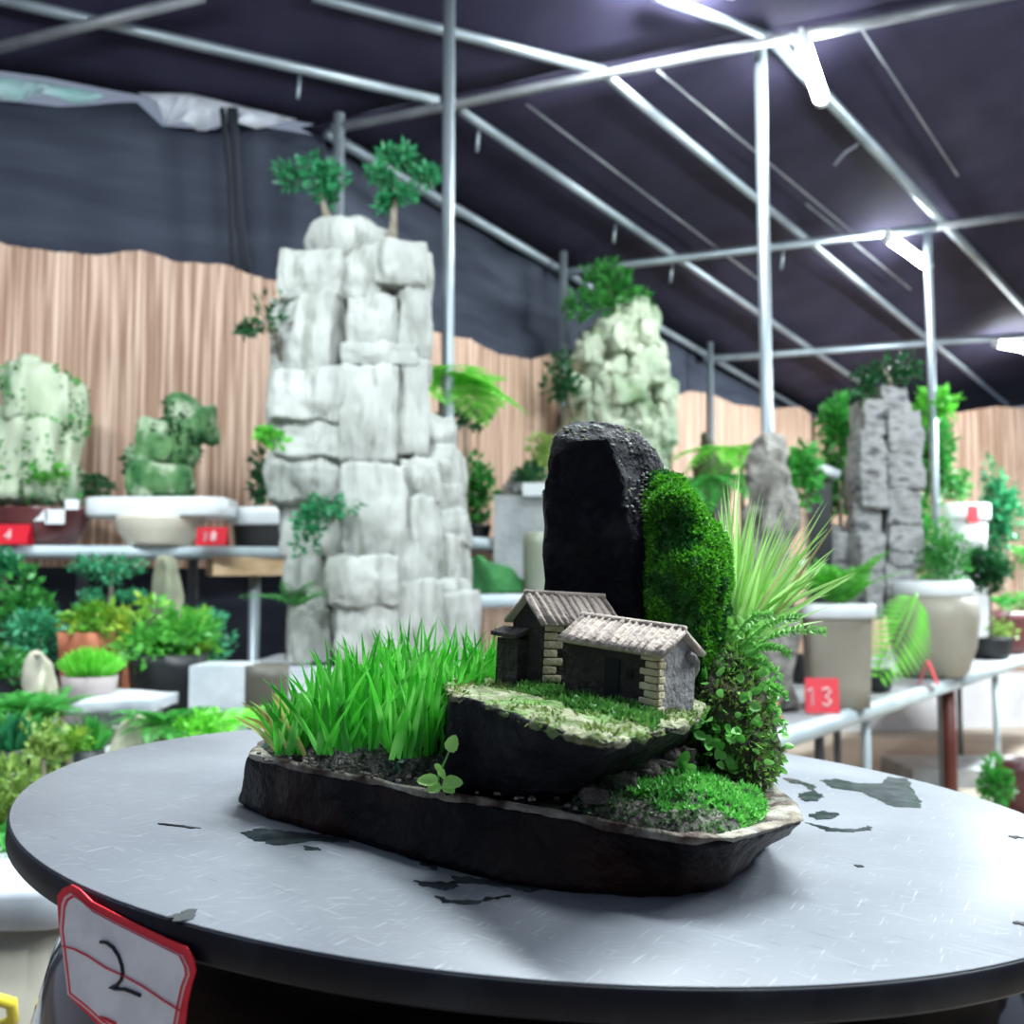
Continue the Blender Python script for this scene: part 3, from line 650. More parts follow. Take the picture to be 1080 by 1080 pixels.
bush('low leaf mass at left below the glossy shrub', 14, 706, 30, 16, 2.62, l_mid, n=260, L=.032)
def grassdome(label, px, py, rx, ry, Y, z, lm, pm, pr, name='potted_grass', n=420, w=.006, cat='grass plant', potkw=None, ph=None):
    c = P(px, py + ry * .7, Y); R = rx * Y / FPX; h = 1.7 * ry * Y / FPX; t = thing(name, (c.x, c.y, z), label, cat)
    pot(t, (c.x, c.y, z), pr, max(.05, c.z - z) if ph is None else ph, pm, **(potkw or {}))
    g = G()
    for _ in range(n):
        a = rnd(0, 6.283); k = math.sqrt(random.random()); d = Vector((math.cos(a), math.sin(a), 0))
        b = c + d * k * pr * .8; blade(g, b, c + d * k * R + UP * h * math.sqrt(max(.02, 1 - k * k * .9)) * rnd(.8, 1.1), w, .12, 3)
    mk('foliage', g, lm, t); return t
grassdome('bright green grassy dome in a pinkish grey pot', 95, 700, 38, 18, 2.4, ZL, l_lime, M('pinkish grey pot', (.36, .30, .30), (.45, .39, .38), .7, 5), .062)
g = G(); loft(g, [[P(x, y, 2.45 + d) for x, d in ((l, .06), ((l + r) / 2, 0), (r, .05), ((l + r) / 2, .14))] for y, l, r in ((740, 26, 66), (715, 22, 66), (700, 26, 62), (688, 32, 52))], (4, 3), .025, 9)
m_cstone = M('cream stone', (.52, .50, .38), (.72, .70, .54), .7, 6, c3=(.30, .36, .18), s3=5)
tag(mk('cream_rock', g, m_cstone, None), 'cream knobbly rock at left beside the grassy dome pot', 'rock')
def slab(label, x0, x1, yt, yb, Y, dep, rot=0, mat=None, name='marble_tray'):
    a = P(x0, yb, Y); b = P(x1, yb, Y); t_ = P(x0, yt, Y); c = (a + b) / 2; hh = t_.z - a.z; L = (b.x - a.x)
    th = thing(name, Vector((c.x, c.y + dep / 2, a.z)), label, 'tray')
    g = G(); blob(g, (c.x, c.y + dep / 2, a.z + hh * .72), (L, dep, hh * .5), .06, 8, .012, 7); mk('tray', g, mat or m_marble, th)
    g = G(); box(g, (c.x, c.y + dep / 2, a.z + hh * .25), (L * .7, dep * .6, hh * .5)); mk('foot', g, m_grey, th, False)
slab('long whitish marble tray at left below the grassy dome pot', 70, 158, 738, 768, 2.25, .2)
bx = P(228, 746, 2.45); t = thing('box_planter', (bx.x, bx.y + .08, ZL), 'white rectangular planter left of the front grass clump', 'planter')
g = G(); box(g, (bx.x, bx.y + .08, ZL + .075), (58 * 2.45 / FPX, .16, .15)); mk('box', g, m_marble, t, False)
g = G(); box(g, (bx.x, bx.y + .08, ZL + .01), (66 * 2.45 / FPX, .19, .022)); mk('base', g, m_marble, t, False)
bx = P(280, 700, 2.5); t = thing('round_pot', (bx.x, bx.y, ZL), 'dark olive pot beside the white planter, behind the grass', 'pot'); pot(t, (bx.x, bx.y, ZL), .056, .15, M('dark olive glaze', (.07, .065, .05), (.11, .10, .075), .5, 5), bulge=.006)
g = G(); loft(g, [[P(x, y, 2.0 + d) for x, d in ((l, .05), ((l + r) / 2, 0), (r, .05), ((l + r) / 2, .12))] for y, l, r in ((800, 110, 170), (780, 112, 168), (764, 120, 164), (750, 136, 154))], (4, 3), .02, 9)
tag(mk('cream_rock', g, M('yellowish white stone', (.60, .58, .40), (.85, .83, .64), .7, 7, c3=(.2, .2, .12), s3=5), None), 'yellowish white stone just behind the left turntable rim', 'rock')
g = G(); box(g, (P(140, 800, 2.0).x, 2.07, (P(140, 798, 2.0).z + .6) / 2), (.2, .2, P(140, 798, 2.0).z - .6)); tag(mk('stone_block', g, m_grey, None, False), 'grey block carrying the yellowish white stone', 'block')
# ---- foreground greens left of the turntable
Z0 = .625
fernpot('feathery green fern mass at the left, below the cream knobbly rock', 30, 765, 2.1, Z0, 26, .15, l_fern, None, .1, 1.0, 1.0, .05)
fernpot('bright feathery fern between the marble tray and the planter', 178, 768, 2.05, Z0, 26, .12, l_fern, None, .07, .9, 1.3, .04)
bush('fine bright herb between the two feathery ferns behind the turntable rim', 212, 765, 24, 20, 2.0, l_lime, Z0, n=420, L=.018, pr=.05)
fernpot('light green feathery fern right behind the turntable rim', 240, 768, 2.15, Z0, 26, .12, l_lime, None, .07, .9, 1.3, .04)
bush('leafy green mass at the left border above the turntable', 18, 790, 44, 30, 1.85, l_mid, Z0, n=420, L=.032)
grassdome('spiky grass tuft left of the yellowish white stone', 92, 775, 30, 22, 1.85, Z0, l_fern, m_black, .03, n=70, w=.006)
grassdome('pale green spiky tuft at the left border', 14, 775, 26, 22, 1.7, Z0, l_blue, m_black, .03, n=60, w=.008)
bush('yellowish flowering herb behind the left turntable rim', 44, 790, 30, 30, 1.7, l_olive, Z0, n=300, L=.018, pr=.05)
bush('fine yellowish herb at the left, right of the flowering herb', 72, 782, 22, 20, 1.75, l_yel, Z0, n=220, L=.016, pr=.05)
bush('olive green herb at the left border beside the turntable', 4, 850, 46, 56, 1.45, l_olive, Z0, n=700, L=.02, pr=.08)
bush('green herb low at the left border under the olive herb', 4, 915, 30, 40, 1.3, l_fern, Z0, n=300, L=.02, pr=.06)
bx = P(10, 960, 1.12); t = thing('box_planter', (bx.x, bx.y + .1, .0), 'tan planter with thick white rim at the lower left corner', 'planter')
zt = P(10, 946, 1.12).z
g = G(); lathe(g, (bx.x - .03, bx.y + .12, 0), [(.085, 0), (.092, zt - .04), (.08, zt - .04)], 32, 4); mk('box', g, m_tan, t)
g = G(); lathe(g, (bx.x - .03, bx.y + .12, zt - .042), [(.06, 0), (.100, 0), (.104, .006), (.104, .034), (.100, .042), (.06, .042)], 32, 4); mk('rim', g, m_marble, t)
g = G(); pts = [P(-40, 1052, .95), P(-10, 1052, .95), P(12, 1058, .97), P(14, 1075, .98), P(-10, 1090, .98)]; tube(g, pts, .006, None, 8)
tag(mk('garden_hose', g, M('yellow plastic', (.75, .62, .05), None, .4), None), 'bit of yellow hose in the lower left corner', 'hose')
# ---- middle gap
random.seed(41)
fernpot('bright green tree fern beside the near steel post', 466, 418, 3.9, ZL, 13, .36, l_lime, None, .09, .75, 1.3, .13, 'tree_fern', 14, -1.5, 1.2)
bush('tall green shrub between white rock and pale planter', 502, 520, 17, 44, 4.55, l_mid, ZR, n=420, L=.05, pr=.07, ph=.06)
bush('dark feathery shrub low behind the near steel post', 490, 440, 30, 14, 4.5, l_dark, ZR, n=160, L=.05, pr=.06, ph=.06)
bx = P(556, 622, 4.4); zmid = P(540, 626, 3.9).z
t = thing('box_planter', (bx.x, 4.4, zmid), 'large pale grey box planter left of the standing stone', 'planter')
zt = P(550, 522, 4.4).z; g = G(); box(g, (bx.x + .02, 4.55, (zmid + zt) / 2), (80 * 4.4 / FPX, .3, zt - zmid)); mk('box', g, m_grey, t, False)
g = G(); box(g, (P(574, 516, 4.4).x, 4.5, zt + .02), (46 * 4.4 / FPX, .3, .055)); mk('rim', g, m_white, t, False)
g = G(); foliage(g, *pl(560, 505, 4.45, (20, 14)), 140, .05, 6); mk('foliage', g, l_dark, t)
bx = P(566, 627, 4.05); g = G(); lathe(g, (bx.x, bx.y, bx.z), [(.045, 0), (.052, .02), (.054, .2), (.050, .24), (.03, .245)], 24); tag(mk('ceramic_jar', g, M('grey green glaze', (.26, .29, .22), (.34, .36, .28), .35, 4), None), 'grey-green jar standing in front of the pale box planter', 'jar')
g = G(); loft(g, [[P(x, y, 4.0 + d) for x, d in ((l, .05), ((l + r) / 2, -.02), (r, .05), ((l + r) / 2, .15))] for y, l, r in ((626, 482, 556), (612, 484, 552), (598, 488, 536), (587, 494, 516))], (4, 3), .02, 9)
r_ = mk('moss_mound', g, M('moss mound', (.03, .17, .05), (.07, .30, .09), .9, 12, bump=.5, bscale=60), None); tag(r_, 'sloping green moss mound right of the white tower rock', 'moss mound')
bush('yellow-green sprigs growing above the pale planter rim', 570, 478, 14, 26, 4.6, l_olive, P(550, 522, 4.4).z, n=120, L=.05, pr=.05, ph=.05)
g = G(); loft(g, [[P(x, y, 4.62 + d) for x, d in ((l, .05), ((l + r) / 2, -.02), (r, .05), ((l + r) / 2, .12))] for y, l, r in ((522, 526, 556), (512, 530, 554), (500, 540, 552))], (4, 3), .02, 9)
tag(mk('dark_rock', g, m_drock, None), 'small dark rock on the pale planter by the reed screen', 'rock')
# ---- behind and right of the standing stone
random.seed(51)
g = G(); loft(g, [[P(x, y, 6.0 + d) for x, d in ((l, .1), ((l + r) / 2, -.05), (r, .1), ((l + r) / 2, .25))] for y, l, r in ((592, 728, 775), (495, 732, 770), (478, 738, 764), (458, 737, 748))], (4, 3), .05, 7)
tag(mk('standing_rock', g, M('dark mossy rock', (.04, .045, .03), (.10, .10, .06), .8, 8), None), 'dark pointed rock against the reed screen right of the greenish rock', 'rock')
fernpot('large green palm-like fern behind the standing stone', 735, 515, 5.3, ZB, 18, .48, l_fern, None, .14, .6, 1.4, .12)
fernpot('bright green fern at the tall post base', 782, 480, 5.6, ZB, 16, .44, l_lime, None, .14, .55, 1.4, .11)
bush('pale leaves right of the narrow grey standing rock', 848, 500, 24, 34, 5.4, l_fern, ZB, n=320, L=.07, pr=.1)
bush('tall bright shrub left of the slate rock', 884, 455, 24, 36, 6.4, l_fern, ZB, n=560, L=.08, pr=.14)
bush('lower dark shrub left of the slate rock', 884, 510, 22, 40, 6.5, l_mid, ZB, n=460, L=.08, pr=.14)
bush('light green shrub right behind the slate rock top', 985, 430, 22, 16, 6.7, l_brt, ZB, n=200, L=.09, pr=.14)
bush('dark shrub behind the right edge of the slate rock', 984, 482, 20, 52, 6.9, l_mid, ZB, n=620, L=.09, pr=.14)
p = P(862, 497, 5.9); g = G(); blob(g, p, (.22, .25, .05), .2, 6, .01, 6, (Vector((.95, 0, -.3)), UP.cross(Vector((.95, 0, -.3))), Vector((.3, 0, .95)))); 
t = thing('marble_tray', Vector((p.x, p.y, ZB)), 'small tilted white tray left of the slate rock', 'tray'); mk('tray', g, m_marble, t)
g = G(); box(g, (p.x, p.y, (ZB + p.z) / 2 - .02), (.12, .12, p.z - ZB - .03)); mk('stand', g, m_black, t, False)
# square pot
def sqpot(label, pxl, pxr, yt, yb, Y, mat, rim, z):
    c = P((pxl + pxr) / 2, 700, Y); r = (pxr - pxl) / 2 * Y / FPX * .92; h = P(800, yt, Y - r * .9).z - z
    t = thing('square_pot', (c.x, c.y, z), label, 'pot'); pot(t, (c.x, c.y, z), r, h, mat, 7, rim, .06, 1.09, .88, rot=-.2); return t, c, r, h
t, c, r, h = sqpot('grey square pot with white rim on the right bench, holding a fern', 845, 920, 637, 745, 4.35, m_tan, m_white, ZB)
g = G(); fern(g, Vector((c.x + .02, c.y, ZB + h - .02)), 30, .30, 2.0, 1.2, .07, 0, 6.283, 12); mk('fronds', g, l_brt, t)
c = P(985, 700, 5.75); t = thing('round_pot', (c.x, c.y, ZB), 'round beige jar with white rim holding a bushy conifer', 'pot')
zt = P(985, 624, 5.55).z; hh = zt - ZB; lathe_r = 46 * 5.75 / FPX
g = G(); lathe(g, (c.x, c.y, ZB), [(lathe_r * .62, 0), (lathe_r * .72, .02), (lathe_r * .92, hh * .35), (lathe_r, hh * .7), (lathe_r * .96, hh * .92), (lathe_r * .6, hh * .95)], 36); mk('pot', g, m_tan, t)
g = G(); lathe(g, (c.x, c.y, ZB + hh * .93), [(.08, 0), (.20, 0), (.215, .015), (.215, .075), (.20, .09), (.15, .09)], 32); mk('rim', g, m_white, t)
g = G(); foliage(g, P(993, 590, 5.75), (29 * 5.75 / FPX, .13, 36 * 5.75 / FPX), 1100, .045, 22, .45, .35); mk('foliage', g, l_mid, t)
p = P(925, 716, 4.95); t = thing('potted_fern', (p.x, p.y, ZB), 'big bright fern frond arching over a small black pot', 'fern')
pot(t, (p.x, p.y + .02, ZB), .085, .1, m_black, rot=.2); g = G()
q = P(967, 626, 5.0); d = (P(928, 712, 4.8) - q); n_ = 15
pts = [q + d * (i / n_) + Vector((0, -.06 * math.sin(math.pi * i / n_), .02 * math.sin(math.pi * i / n_))) for i in range(n_ + 1)]
tube(g, pts, .006, .003, 5); s_ = Vector((d.z, 0, -d.x)).normalized()
for i in range(1, n_ + 1):
    L_ = .19 * math.sin(math.pi * (.12 + .8 * (i / n_) ** .8)) + .02
    for sg in (-1, 1): leaf(g, pts[i], s_ * sg + d.normalized() * .55 + Vector((0, -.1 * 1, -.1)), Vector((0, -1, .2)), L_ * .95, .019)
tube(g, [Vector((p.x, p.y + .02, ZB + .08)), P(945, 660, 5.05), q], .006, .006, 5); mk('fronds', g, l_lime, t)
card('pink-red number card 13 in front of the grey square pot', 867, 744, 34, 36, 4.1, ZB, m_redlit, '13', .15, rot=-.12)
card('small red card at the left end of the right bench', 812, 752, 22, 26, 3.85, ZB, m_redlit, '', .3, rot=.7)
card('red folded tent card between frond and round beige jar', 979, 712, 22, 26, 5.25, ZB, m_redlit, '', .35, rot=1.1)
# far right group
c = P(1062, 690, 7.6); t = thing('square_pot', (c.x, c.y, ZB + .012), 'maroon pot at the right border on the second bench', 'pot'); pot(t, (c.x, c.y, ZB + .012), 30 * 7.6 / FPX, .30, m_maroon, 5, taper=.9)
g = G(); foliage(g, P(1058, 668, 7.35), (.16, .06, .11), 200, .05, 8); mk('moss', g, l_olive, t)
g = G(); fern(g, P(1060, 640, 7.6), 14, .34, 1.0, 1.6, .09); mk('fronds', g, l_fern, t)
bush('round dark clipped bush right of the conifer jar', 1042, 600, 24, 27, 7.0, l_dark, ZB + .012, n=1400, L=.05, pr=.14, clumps=24)
bush('tall dark conifer at the right border before the reed screen', 1052, 540, 24, 56, 8.2, l_blue, ZB + .012, n=1300, L=.06, pr=.14, clumps=20)
bush('pale green sprig at the right border', 1076, 590, 12, 16, 7.7, l_fern, ZB + .012, n=90, L=.06, pr=.08)
c = P(1016, 575, 7.4); zz = P(1016, 577, 7.4).z
g = G(); box(g, (c.x, c.y + .05, (ZB + .012 + zz) / 2), (44 * 7.4 / FPX, .26, zz - ZB - .012)); tag(mk('pale_plinth', g, M('pale cloth', (.60, .60, .62), (.72, .72, .74), .8, 4), None, False), 'pale plinth carrying the white planter at right', 'plinth')
t = thing('box_planter', (c.x, c.y, zz), 'small white planter with red sticker on a pale plinth', 'planter'); hz = P(1016, 532, 7.4).z - zz
pot(t, (c.x, c.y, zz), 23 * 7.4 / FPX, hz, m_white, 5, m_white, .12, 1.1, .9, ell=.7)
g = G(); box(g, P(1026, 542, 7.4 - .16), (.07, .02, .12)); mk('red_sticker', g, m_redlit, t, False)
g = G(); foliage(g, P(1010, 515, 7.4), (20 * 7.4 / FPX, .1, 18 * 7.4 / FPX), 420, .05, 10); mk('foliage', g, l_mid, t)
bush('green shrub just right of the conifer jar foliage', 975, 560, 20, 46, 7.2, l_fern, ZB, n=460, L=.07, pr=.1)
# floor objects at the right
c = P(1052, 850, 5.4); bush('feathery shrub on the floor under the second bench', 1050, 826, 18, 34, 5.2, l_fern, 0.0, n=400, L=.05, pr=.12, ph=.1)
c = P(1075, 795, 6.2); t = thing('round_pot', (c.x, c.y, 0), 'dark maroon pot on the floor at the right border', 'pot'); pot(t, (c.x, c.y, 0), .13, .32, m_maroon, bulge=.02)
g = G(); box(g, PZ(1040, 818, .12) + Vector((.3, .5, -.06)), (1.4, .6, .12)); tag(mk('concrete_slab', g, m_grey, None, False), 'grey concrete slab on the floor at the right border', 'slab')
# ================================================================== foreground: turntable and planted tray (turntable frame -> world by D2W)
random.seed(61)
DC = Vector((.0344, .6378, 0)); R0 = .3
def mkd(name, g, m, parent=None, smooth=True): return mk(name, g.map(D2W), m, parent, smooth)
m_edge = M('black rim', (.003, .003, .008), (.007, .008, .015), .45, 14, c3=(.016, .018, .026), s3=30, spec=.25)
def top_material():
    m = M('scratched grey laminate', (.145, .155, .178), (.185, .197, .222), .46, 9, c3=(.215, .227, .252), s3=5, spec=.4)
    nt = m.node_tree; N = nt.nodes; K = nt.links; b = N['Principled BSDF']; src = b.inputs['Base Color'].links[0].from_socket
    tc = [n for n in N if n.type == 'TEX_COORD'][0]; prev = src; hs = []
    for rot, st, lo, col in ((.5, (420, 26, 1), .64, (.275, .29, .315, 1)), (-.9, (380, 20, 1), .65, (.26, .275, .30, 1)), (1.35, (520, 34, 1), .63, (.25, .262, .285, 1)), (2.2, (340, 22, 1), .66, (.11, .117, .13, 1))):
        mp = N.new('ShaderNodeMapping'); mp.inputs['Rotation'].default_value = (0, 0, rot); K.new(tc.outputs['Object'], mp.inputs[0])
        m2 = N.new('ShaderNodeMapping'); m2.inputs['Scale'].default_value = st; K.new(mp.outputs[0], m2.inputs[0])
        t = N.new('ShaderNodeTexNoise'); t.inputs['Scale'].default_value = 1.6; t.inputs['Detail'].default_value = 3; K.new(m2.outputs[0], t.inputs[0])
        r = N.new('ShaderNodeValToRGB'); r.color_ramp.elements[0].position = lo; r.color_ramp.elements[1].position = lo + .06; K.new(t.outputs[0], r.inputs[0])
        x = N.new('ShaderNodeMix'); x.data_type = 'RGBA'; K.new(r.outputs[0], x.inputs[0]); K.new(prev, x.inputs[6]); x.inputs[7].default_value = col; prev = x.outputs[2]
    K.new(prev, b.inputs['Base Color'])
    t = N.new('ShaderNodeTexNoise'); t.inputs['Scale'].default_value = 260; t.inputs['Detail'].default_value = 4; K.new(tc.outputs['Object'], t.inputs[0])
    bp = N.new('ShaderNodeBump'); bp.inputs['Strength'].default_value = .05; bp.inputs['Distance'].default_value = .001; K.new(t.outputs[0], bp.inputs['Height']); K.new(bp.outputs[0], b.inputs['Normal'])
    return m
m_top = top_material()
tt = thing('turntable', D2W(DC), 'round grey-topped turntable with thick black rim in the foreground', 'turntable')
g = G(); lathe(g, DC, [(.02, 0), (.1, 0), (.2, 0), (R0 - .0012, 0), (R0 - .0006, -.0006), (.25, -.0012)], 160); mkd('top_plate', g, m_top, tt)
g = G(); lathe(g, DC, [(.24, -.0013), (R0 - .0004, -.0008), (R0, -.0016), (R0, -.0115), (R0 - .001, -.0128), (.1, -.0128)], 160); mkd('edge_band', g, m_edge, tt)
g = G(); lathe(g, DC, [(.20, -.0126), (.20, -.050), (.12, -.050)], 64); mkd('turning_base', g, M('matt black', (.006, .006, .008), None, .6), tt)
# glazed drum below
m_drum = M('dark brown glaze', (.02, .012, .010), (.16, .09, .06), .12, 4, (1, 1, 5), lo=.45, hi=.7, coat=.6)
g = G(); zf = -D2W(DC).z
lathe(g, DC + Vector((0, 0, 0)), [(.20, -.0505), (.238, -.052), (.262, -.060), (.275, -.078), (.282, -.11), (.284, -.2), (.275, -.5), (.24, zf + .012)], 72)
tag(mkd('garden_stool', g, m_drum), 'brown glazed drum stool carrying the turntable, lower left corner', 'stool')
# number sticker on the rim
lt = [(62, 942, .0), (76, 935, .0), (92, 945, .0)]
def onrim(px, py, off=.0015):
    """point of the pixel ray at the rim's upright plane, a hair in front of it"""
    a = math.atan2(Q(130, 965, 0).y - DC.y, Q(130, 965, 0).x - DC.x); n = Vector((math.cos(a), math.sin(a), -.0)); p0 = DC + n * (R0 + off)
    d = rayd(px, py); o = Vector((0, 0, H)); return o + d * ((p0 - o).dot(n) / d.dot(n)), n
outl = [(60, 945), (66, 937), (75, 933), (84, 938), (97, 951), (120, 963), (150, 978), (180, 992), (197, 999), (204, 1012), (206, 1024), (201, 1040), (197, 1060), (194, 1085), (190, 1118), (165, 1116), (120, 1092), (104, 1082), (88, 1066), (72, 1051), (69, 1030), (66, 1005), (62, 980)]
st = thing('number_sticker', D2W(onrim(130, 1010)[0]), 'white paper number sticker with red border and handwritten 2 on the turntable rim', 'sticker')
def flat(poly, off, thick, bend=True):
    g = G(); pts = []
    for (x, y) in poly:
        p, n = onrim(x, y, off); pts.append((p, n))
    c = sum((p for p, n in pts), Vector()) / len(pts); k = len(pts); vs = [p for p, n in pts] + [p - n * thick for p, n in pts]
    g.add(vs, [tuple(range(k))[::-1], tuple(range(k, 2 * k))] + [(i, (i + 1) % k, k + (i + 1) % k, k + i) for i in range(k)]); return g
m_paper = M('sticker paper', (.74, .74, .76), (.86, .86, .87), .5, 60, lo=.4, hi=.6)
mkd('paper', flat(outl, .0012, .0006), M('red border print', (.80, .02, .04), None, .4), st, False)
cxy = (130, 1015)
def inset(poly, fx, fy): return [(cxy[0] + (x - cxy[0]) * fx, cxy[1] + (y - cxy[1]) * fy) for x, y in poly]
inn = [(67, 955), (70, 948), (76, 944), (82, 948), (96, 960), (120, 973), (150, 988), (176, 1001), (190, 1008), (196, 1020), (197, 1028), (192, 1042), (188, 1060), (184, 1082), (180, 1105), (165, 1104), (122, 1086), (108, 1078), (92, 1063), (73, 1048), (71, 1030), (68, 1005), (65, 980)]
mkd('white_line', flat([(cxy[0] + (x - cxy[0]) * 1.035, cxy[1] + (y - cxy[1]) * 1.03) for x, y in inn], .0016, .0003), M('pale print', (.82, .55, .56), None, .5), st, False)
mkd('red_line', flat([(cxy[0] + (x - cxy[0]) * 1.0, cxy[1] + (y - cxy[1]) * 1.0) for x, y in inn], .0019, .0002), M('thin red print', (.78, .03, .05), None, .5), st, False)
mkd('writing_panel', flat([(cxy[0] + (x - cxy[0]) * .965, cxy[1] + (y - cxy[1]) * .965) for x, y in inn], .0022, .0002), m_paper, st, False)
def inkline(pts, r, mat, name):
    g = G(); tube(g, [onrim(x, y, .0026)[0] for x, y in pts], r, None, 6); return mkd(name, g, mat, st)
inkline([(66, 998), (78, 1001), (92, 1008), (112, 1021), (130, 1029), (150, 1040), (172, 1055), (190, 1066)], .00035, M('red rule', (.75, .03, .05), None, .5), 'red_rule')
inkline([(105, 1073), (112, 1075), (122, 1080)], .0006, M('red rule low', (.75, .03, .05), None, .5), 'red_rule')
inkline([(106, 993.5), (112, 994), (119, 999), (125, 1008), (128.5, 1018), (129.5, 1026), (128, 1033), (123, 1039), (116, 1042), (122, 1043), (132, 1043.5), (140, 1046.5), (148, 1050)], .00068, M('black ink', (.006, .006, .012), None, .5), 'number')
# wet patches and chips on the top
m_wet = M('wet dark film', (.014, .020, .024), (.05, .065, .07), .06, 60, bump=.06, bscale=90)
def puddle(poly, label, mat=None, z=.0004, amp=.0):
    pts = [Q(x, y, z) for x, y in poly]; k = len(pts); out = []
    for i in range(k):
        a, b = pts[i], pts[(i + 1) % k]
        for j in range(9):
            p = a.lerp(b, j / 9); q = (b - a).cross(UP).normalized(); out.append(p + q * min(.006, (b - a).length) * .42 * nz(p, 260, 3))
    k = len(out); g = G(); g.add(out + [p - Vector((0, 0, z)) for p in out], [tuple(range(k)), tuple(range(k, 2 * k))[::-1]] + [(i, k + i, k + (i + 1) % k, (i + 1) % k) for i in range(k)])
    return tag(mkd('water_patch', g, mat or m_wet, None, False), label, 'water patch', 'wet patches on the turntable')
puddle([(866, 823), (880, 821), (905, 826), (930, 826), (935, 819), (957, 821), (970, 843), (972, 852), (940, 850), (925, 842), (905, 834), (880, 831)], 'largest dark wet patch with a pointed right end behind the tray')
puddle([(842, 838), (855, 834), (868, 838), (864, 844), (848, 845)], 'small round wet spot right of the moss carpet')
puddle([(826, 820), (840, 822), (858, 828), (862, 836), (854, 832), (846, 827), (832, 825)], 'thin winding wet streak left of the largest wet patch')
puddle([(852, 860), (868, 855), (886, 858), (880, 863), (862, 864)], 'wet speckled patch beside the right tip of the tray')
puddle([(850, 867), (876, 873), (900, 874), (918, 871), (918, 874), (900, 877), (872, 876)], 'long thin dark streak right of the tray tip')
puddle([(255, 878), (275, 873), (300, 876), (330, 879), (370, 884), (368, 888), (330, 886), (312, 889), (290, 891), (270, 886)], 'wet patch under the left end of the tray')
puddle([(320, 892), (336, 894), (338, 896), (322, 895)], 'tiny dark mark below the left wet patch')
puddle([(437, 928), (460, 930), (482, 929), (486, 935), (470, 938), (445, 934)], 'oval wet patch below the middle of the tray front')
puddle([(444, 909), (456, 910), (462, 917), (450, 916)], 'small wet drop by the middle of the tray front')
puddle([(475, 924), (510, 926), (540, 932), (575, 936), (560, 941), (530, 935), (500, 931), (480, 930)], 'wet patch along the front foot of the tray')
puddle([(458, 944), (476, 949), (498, 950), (520, 946), (540, 944), (520, 948), (500, 953), (470, 951)], 'thin wet outline below the oval wet patch')
puddle([(178, 966), (190, 961), (205, 959), (208, 965), (200, 970), (188, 970)], 'dark chip on the near left rim of the turntable top', M('chip', (.03, .035, .04), None, .5))
puddle([(166, 868), (190, 870), (212, 873), (190, 872)], 'thin dark scratch left of the tray', m_edge)
puddle([(1066, 971), (1080, 972), (1084, 976), (1070, 974)], 'short dark scratch at the right border of the turntable', m_edge)
puddle([(1064, 881), (1072, 881), (1078, 883), (1070, 884)], 'tiny dark mark near the right border of the turntable', m_edge)
puddle([(901, 912), (908, 912), (912, 914), (904, 914)], 'tiny dark dash right of the tray on the grey top', m_edge)
# ------------------------------------------------------------------ the planted tray: one thing
pl_ = thing('tray_landscape', D2W((.0, .53, 0)), 'dark stone tray planted with standing stone, ledge, moss and grass', 'tray landscape')
m_tray = M('dark wet stone', (.0015, .001, .0025), (.006, .003, .004), .42, 22, c3=(.020, .007, .005), s3=26, spec=.16, bump=.4, bscale=60)
m_rimm = M('mineral crusted edge', (.05, .024, .016), (.30, .26, .20), .75, 60, c3=(.40, .38, .32), s3=45, bump=.5, bscale=120, lo=.42, hi=.62)
topF = [(262, 795), (296, 803), (330, 812), (365, 818), (400, 824), (450, 836), (490, 842), (525, 846), (560, 852), (600, 860), (640, 869), (680, 878), (720, 884), (775, 885), (810, 876), (848, 866)]
botF = [(250, 850), (278, 862), (300, 869), (335, 879), (370, 887), (430, 907), (490, 923), (530, 932), (570, 939), (610, 944), (650, 946), (690, 948), (720, 946), (768, 935), (795, 906), (808, 893)]
ZT = .030
T_ = [Q(x, y, ZT) for x, y in topF] + [Q(842, 848, ZT), Q(822, 832, ZT), Q(800, 815, ZT), Vector((.125, .63, ZT)), Vector((.06, .668, ZT)), Vector((-.02, .68, ZT)), Vector((-.085, .672, ZT)), Vector((-.128, .63, ZT)), Vector((-.134, .58, ZT))]
Bt = [Q(x, y, 0) for x, y in botF] + [Vector((.140, .545, 0)), Vector((.138, .56, 0)), Vector((.135, .58, 0)), Vector((.115, .62, 0)), Vector((.055, .655, 0)), Vector((-.02, .668, 0)), Vector((-.085, .66, 0)), Vector((-.124, .625, 0)), Vector((-.138, .59, 0))]
cc = sum(T_, Vector()) / len(T_)
def mixr(a, b, t, dz=0): return [p.lerp(q, t) + Vector((0, 0, dz)) for p, q in zip(a, b)]
def shrink(r, k, z=None): return [Vector((cc.x + (p.x - cc.x) * k, cc.y + (p.y - cc.y) * k, p.z if z is None else z)) for p in r]
g = G(); loft(g, [shrink(Bt, .97, .0), Bt and mixr(Bt, T_, .08), mixr(Bt, T_, .45, -.001), mixr(Bt, T_, .8, -.0005), mixr(Bt, T_, .93)], (4, 5), .0016, 55); mkd('tray', g, m_tray, pl_)
g = G(); loft(g, [shrink(mixr(Bt, T_, .90), .985), mixr(Bt, T_, .93), [p + Vector((0, 0, .0003)) for p in T_], shrink(T_, .975, .0312), shrink(T_, .93, .0300), shrink(T_, .90, .0285)], (4, 3), .0011, 90); mkd('tray_rim', g, m_rimm, pl_)
